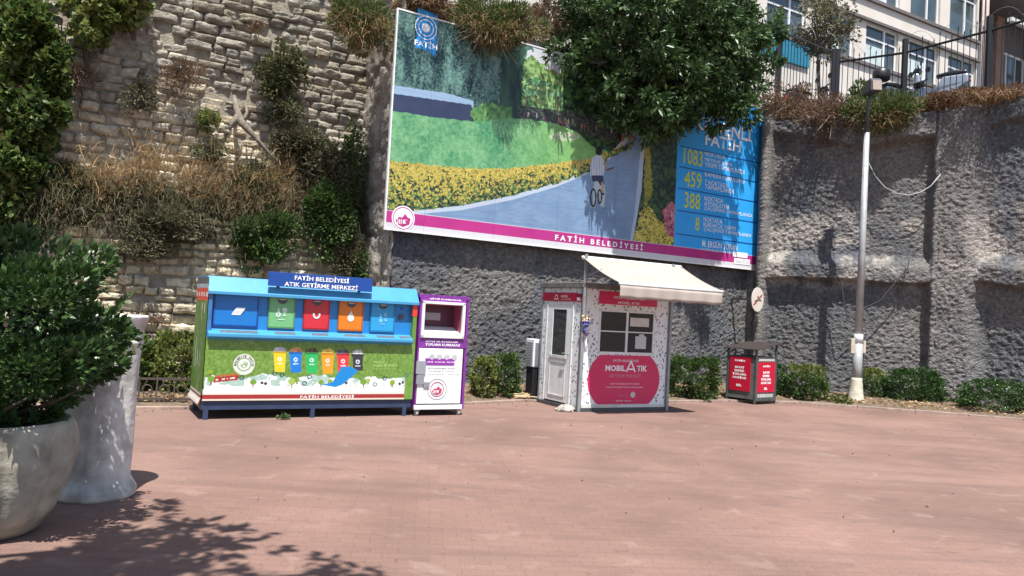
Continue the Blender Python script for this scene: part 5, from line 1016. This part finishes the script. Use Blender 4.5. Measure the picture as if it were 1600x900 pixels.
# receding wing to the right: brown brick below, deep eaves
wg = T('brick_wing', 'brownish building wing with brick piers and deep eaves at the right', 'building', tuple(np.array([FB[0]+math.cos(THB)*.55, FB[1]+math.sin(THB)*.55, 0])), THB)
mbk = mat('wing_brick', (.30, .18, .14, 1), .9, noise=.3, nscale=3); zl = 11.3
MB().box(0, 16, .8, 1.1, 0, 12.1).build('lower_wall', mat('wing_stone', (.30, .25, .22, 1), .9, noise=.3, nscale=2), wg); MB().box(0, 16, .5, 1.1, 12.1, 12.3).build('sill_band', mdk, wg)
for k in range(5): MB().box(1.9+k*2.9, 2.5+k*2.9, .55, 1.05, 0, 15.9).build('brick_pier', mbk, wg); w = MB().box(.35+k*2.9 if k else .2, .42+k*2.9, .85, .95, 12.3, 14.6).box(1.1+k*2.9, 1.17+k*2.9, .85, .95, 12.3, 14.6).box(1.8+k*2.9, 1.88+k*2.9, .85, .95, 12.3, 14.6).box(.2+k*2.9, 1.88+k*2.9, .85, .95, 14.5, 14.6).build('window', M['white'], wg); MB().box(.1+k*2.9, 1.9+k*2.9, .9, .93, 12.3, 14.6).build('pane', msky if k % 2 == 0 else mwin, w)
MB().box(0, 16, .85, 1.1, 14.6, 16).build('upper_wall', mdk, wg); MB().box(-.1, 16, -1.2, 1.4, 15.9, 16.2).build('eaves', mdk, wg, .02); MB().box(0, 16, 1.1, 8, 0, 16).build('block', mw, wg)
MB().box(-.1, 16, -1.1, -.9, 14.7, 14.85).build('beam', M['offwhite'], wg)

# ---- iron fence: left run and right run
mi = mat('black_iron', (.012, .013, .016, 1), .5, .3)
fps = [aty(1150, 16, 25.2), aty(1219, 45, 23.5), aty(1304, 78, 21.6), aty(1415, 62, 20.3), aty(1547, 26, 18.8), aty(1700, -20, 17.2)]
def fence(label, pts, hgt, rails):
    b0 = pts[0]; t = T('iron_fence', label, 'fence', (b0[0], b0[1], b0[2]-hgt), 0, 'iron fence on the wall top'); o = np.array([b0[0], b0[1], b0[2]-hgt])
    for p in pts: q = p-o; MB().box(q[0]-.06, q[0]+.06, q[1]-.06, q[1]+.06, q[2]-hgt-.3, q[2]+.02).build('post', mi, t, .006)
    rl = MB(); wire = MB()
    for a, b_ in zip(pts[:-1], pts[1:]):
        a_, b2 = a-o-[0, 0, rails], b_-o-[0, 0, rails]; rl.tube([tuple(a_), tuple(b2)], .032, 6); rl.tube([tuple(a_-[0, 0, hgt-.35]), tuple(b2-[0, 0, hgt-.35])], .025, 6); L_ = np.linalg.norm(b_-a); n = int(L_/.14); bars = MB()
        for k in range(1, n): 
            p = a_+(b2-a_)*k/n; up_ = .28 if k % 3 == 0 else .12; bars.tube([(p[0], p[1], p[2]-hgt+.2), (p[0], p[1], p[2]+up_)], .011, 5); bars.tube([(p[0], p[1], p[2]+up_-.02), (p[0], p[1], p[2]+up_+.07)], [.02, .001], 5)
        bars.build('bars', mi, t)
        W3 = [tuple(a_+(b2-a_)*s+np.array([.0, .16*math.cos(s*L_*6.5), .32+.16*math.sin(s*L_*6.5)])) for s in np.linspace(0, 1, int(L_*12))]; wire.tube(W3, .005, 4)
    rl.build('rail', mi, t); wire.build('barbed_wire', M['grey'], t)
fence('black spiked iron fence run left of the fence corner', fps[:3], 2.1, .08)
fence('black spiked iron fence run rising to the right above the grass', [fps[2]+np.array([.09, -.02, 0])]+fps[3:], 2.0, .35)

# ---- scooters
def scooter(label, px, py, y, th, body, blk, topbox):
    p = aty(px, py, y); t = T('parked_scooter', label, 'scooter', (p[0], p[1], p[2]-1.0), th, 'scooters parked behind the fence')
    P = lambda pr, x0, x1, m, nm, bev=.03, par=t: MB().prism(pr, x0, x1).build(nm, m, par, bev)
    P([(-.75, .55), (-.72, .8), (-.1, .78), (.1, .45), (.35, .35), (.5, .95), (.62, .98), (.66, .4), (.3, .22), (-.3, .25)], -.15, .15, body, 'body', .05)
    P([(-.7, .8), (-.68, .9), (-.35, .93), (.05, .86), (.08, .78)], -.14, .14, blk, 'seat', .04)
    P([(.5, .95), (.45, 1.1), (.6, 1.12), (.68, .98)], -.14, .14, blk, 'headset', .03); MB().tube([(.5, -.34, 1.12), (.52, 0, 1.07), (.5, .34, 1.12)], .02, 8).build('handlebar', M['dgrey'], t)
    for s in (-1, 1):
        MB().tube([(.5, s*.22, 1.1), (.52, s*.28, 1.36)], .009, 6).build('mirror_stalk', M['dgrey'], t); MB().tube([(.54, s*.28, 1.38), (.52, s*.28, 1.38)], .08, 14).build('mirror', blk, t)
        c_ = MB(); 
    for x in (-.55, .68):
        w = MB(); w.tube([(x, -.06, .24), (x, .06, .24)], .24, 22); wo = w.build('wheel', M['black'], t, .02); MB().tube([(x, -.07, .24), (x, .07, .24)], .13, 16).build('rim', M['grey'], wo)
    P([(.42, .42), (.5, .5), (.72, .56), (.9, .45), (.92, .4), (.7, .48), (.52, .42)], -.09, .09, body, 'mudguard', .01)
    P([(.66, .72), (.64, .86), (.60, .86), (.62, .70)], -.08, .08, M['let'], 'headlight', .01)
    P([(-.78, .6), (-.74, .68), (-.70, .68), (-.70, .6)], -.1, .1, M['red'], 'tail_light', .005)
    if topbox:
        mb = MB(); mb.lathe([(.16, .93), (.21, .96), (.225, 1.08), (.21, 1.2), (.15, 1.27), (.03, 1.29)], 20, (-.78, 0)); mb.build('top_box', blk, t, smooth=True)
    return t
sil = mat('silver_paint', (.34, .37, .42, 1), .25, .4); scooter('black and silver scooter with a round top box beside the lamp head', 1412, 130, 20.7, 0.35, mat('blue_grey_paint', (.10, .13, .16, 1), .25, .4), M['black'], True)
scooter('silver scooter with tall mirrors behind the fence, right of the black one', 1468, 110, 21.5, 2.5, sil, M['black'], False)
scooter('dark scooter seen only as handlebars at the fence corner', 1262, 138, 22.6, .3, M['black'], M['black'], False)

# fallen leaves and bits on the paving
N = 130; P = np.stack([rng.uniform(-6, 9, N), rng.uniform(3.5, 16, N), np.full(N, .012)], 1); kx_ = np.interp(P[:, 0], [k[0] for k in kerb], [k[1] for k in kerb]); P = P[P[:, 1] < kx_-.05]
near = np.stack([rng.uniform(-5.2, 9.5, 260), np.zeros(260), np.full(260, .012)], 1); near[:, 1] = np.interp(near[:, 0], [k[0] for k in kerb], [k[1] for k in kerb])-rng.exponential(.25, 260)-.02
P = np.concatenate([P, near]); tag(leaves('fallen_leaves', P, rng.normal(size=P.shape)*[1, 1, .12], rng.uniform(.015, .035, len(P)), LM['brown'], fold=.2), 'small dry leaves and crumbs scattered over the paving', 'leaf litter', kind='stuff')
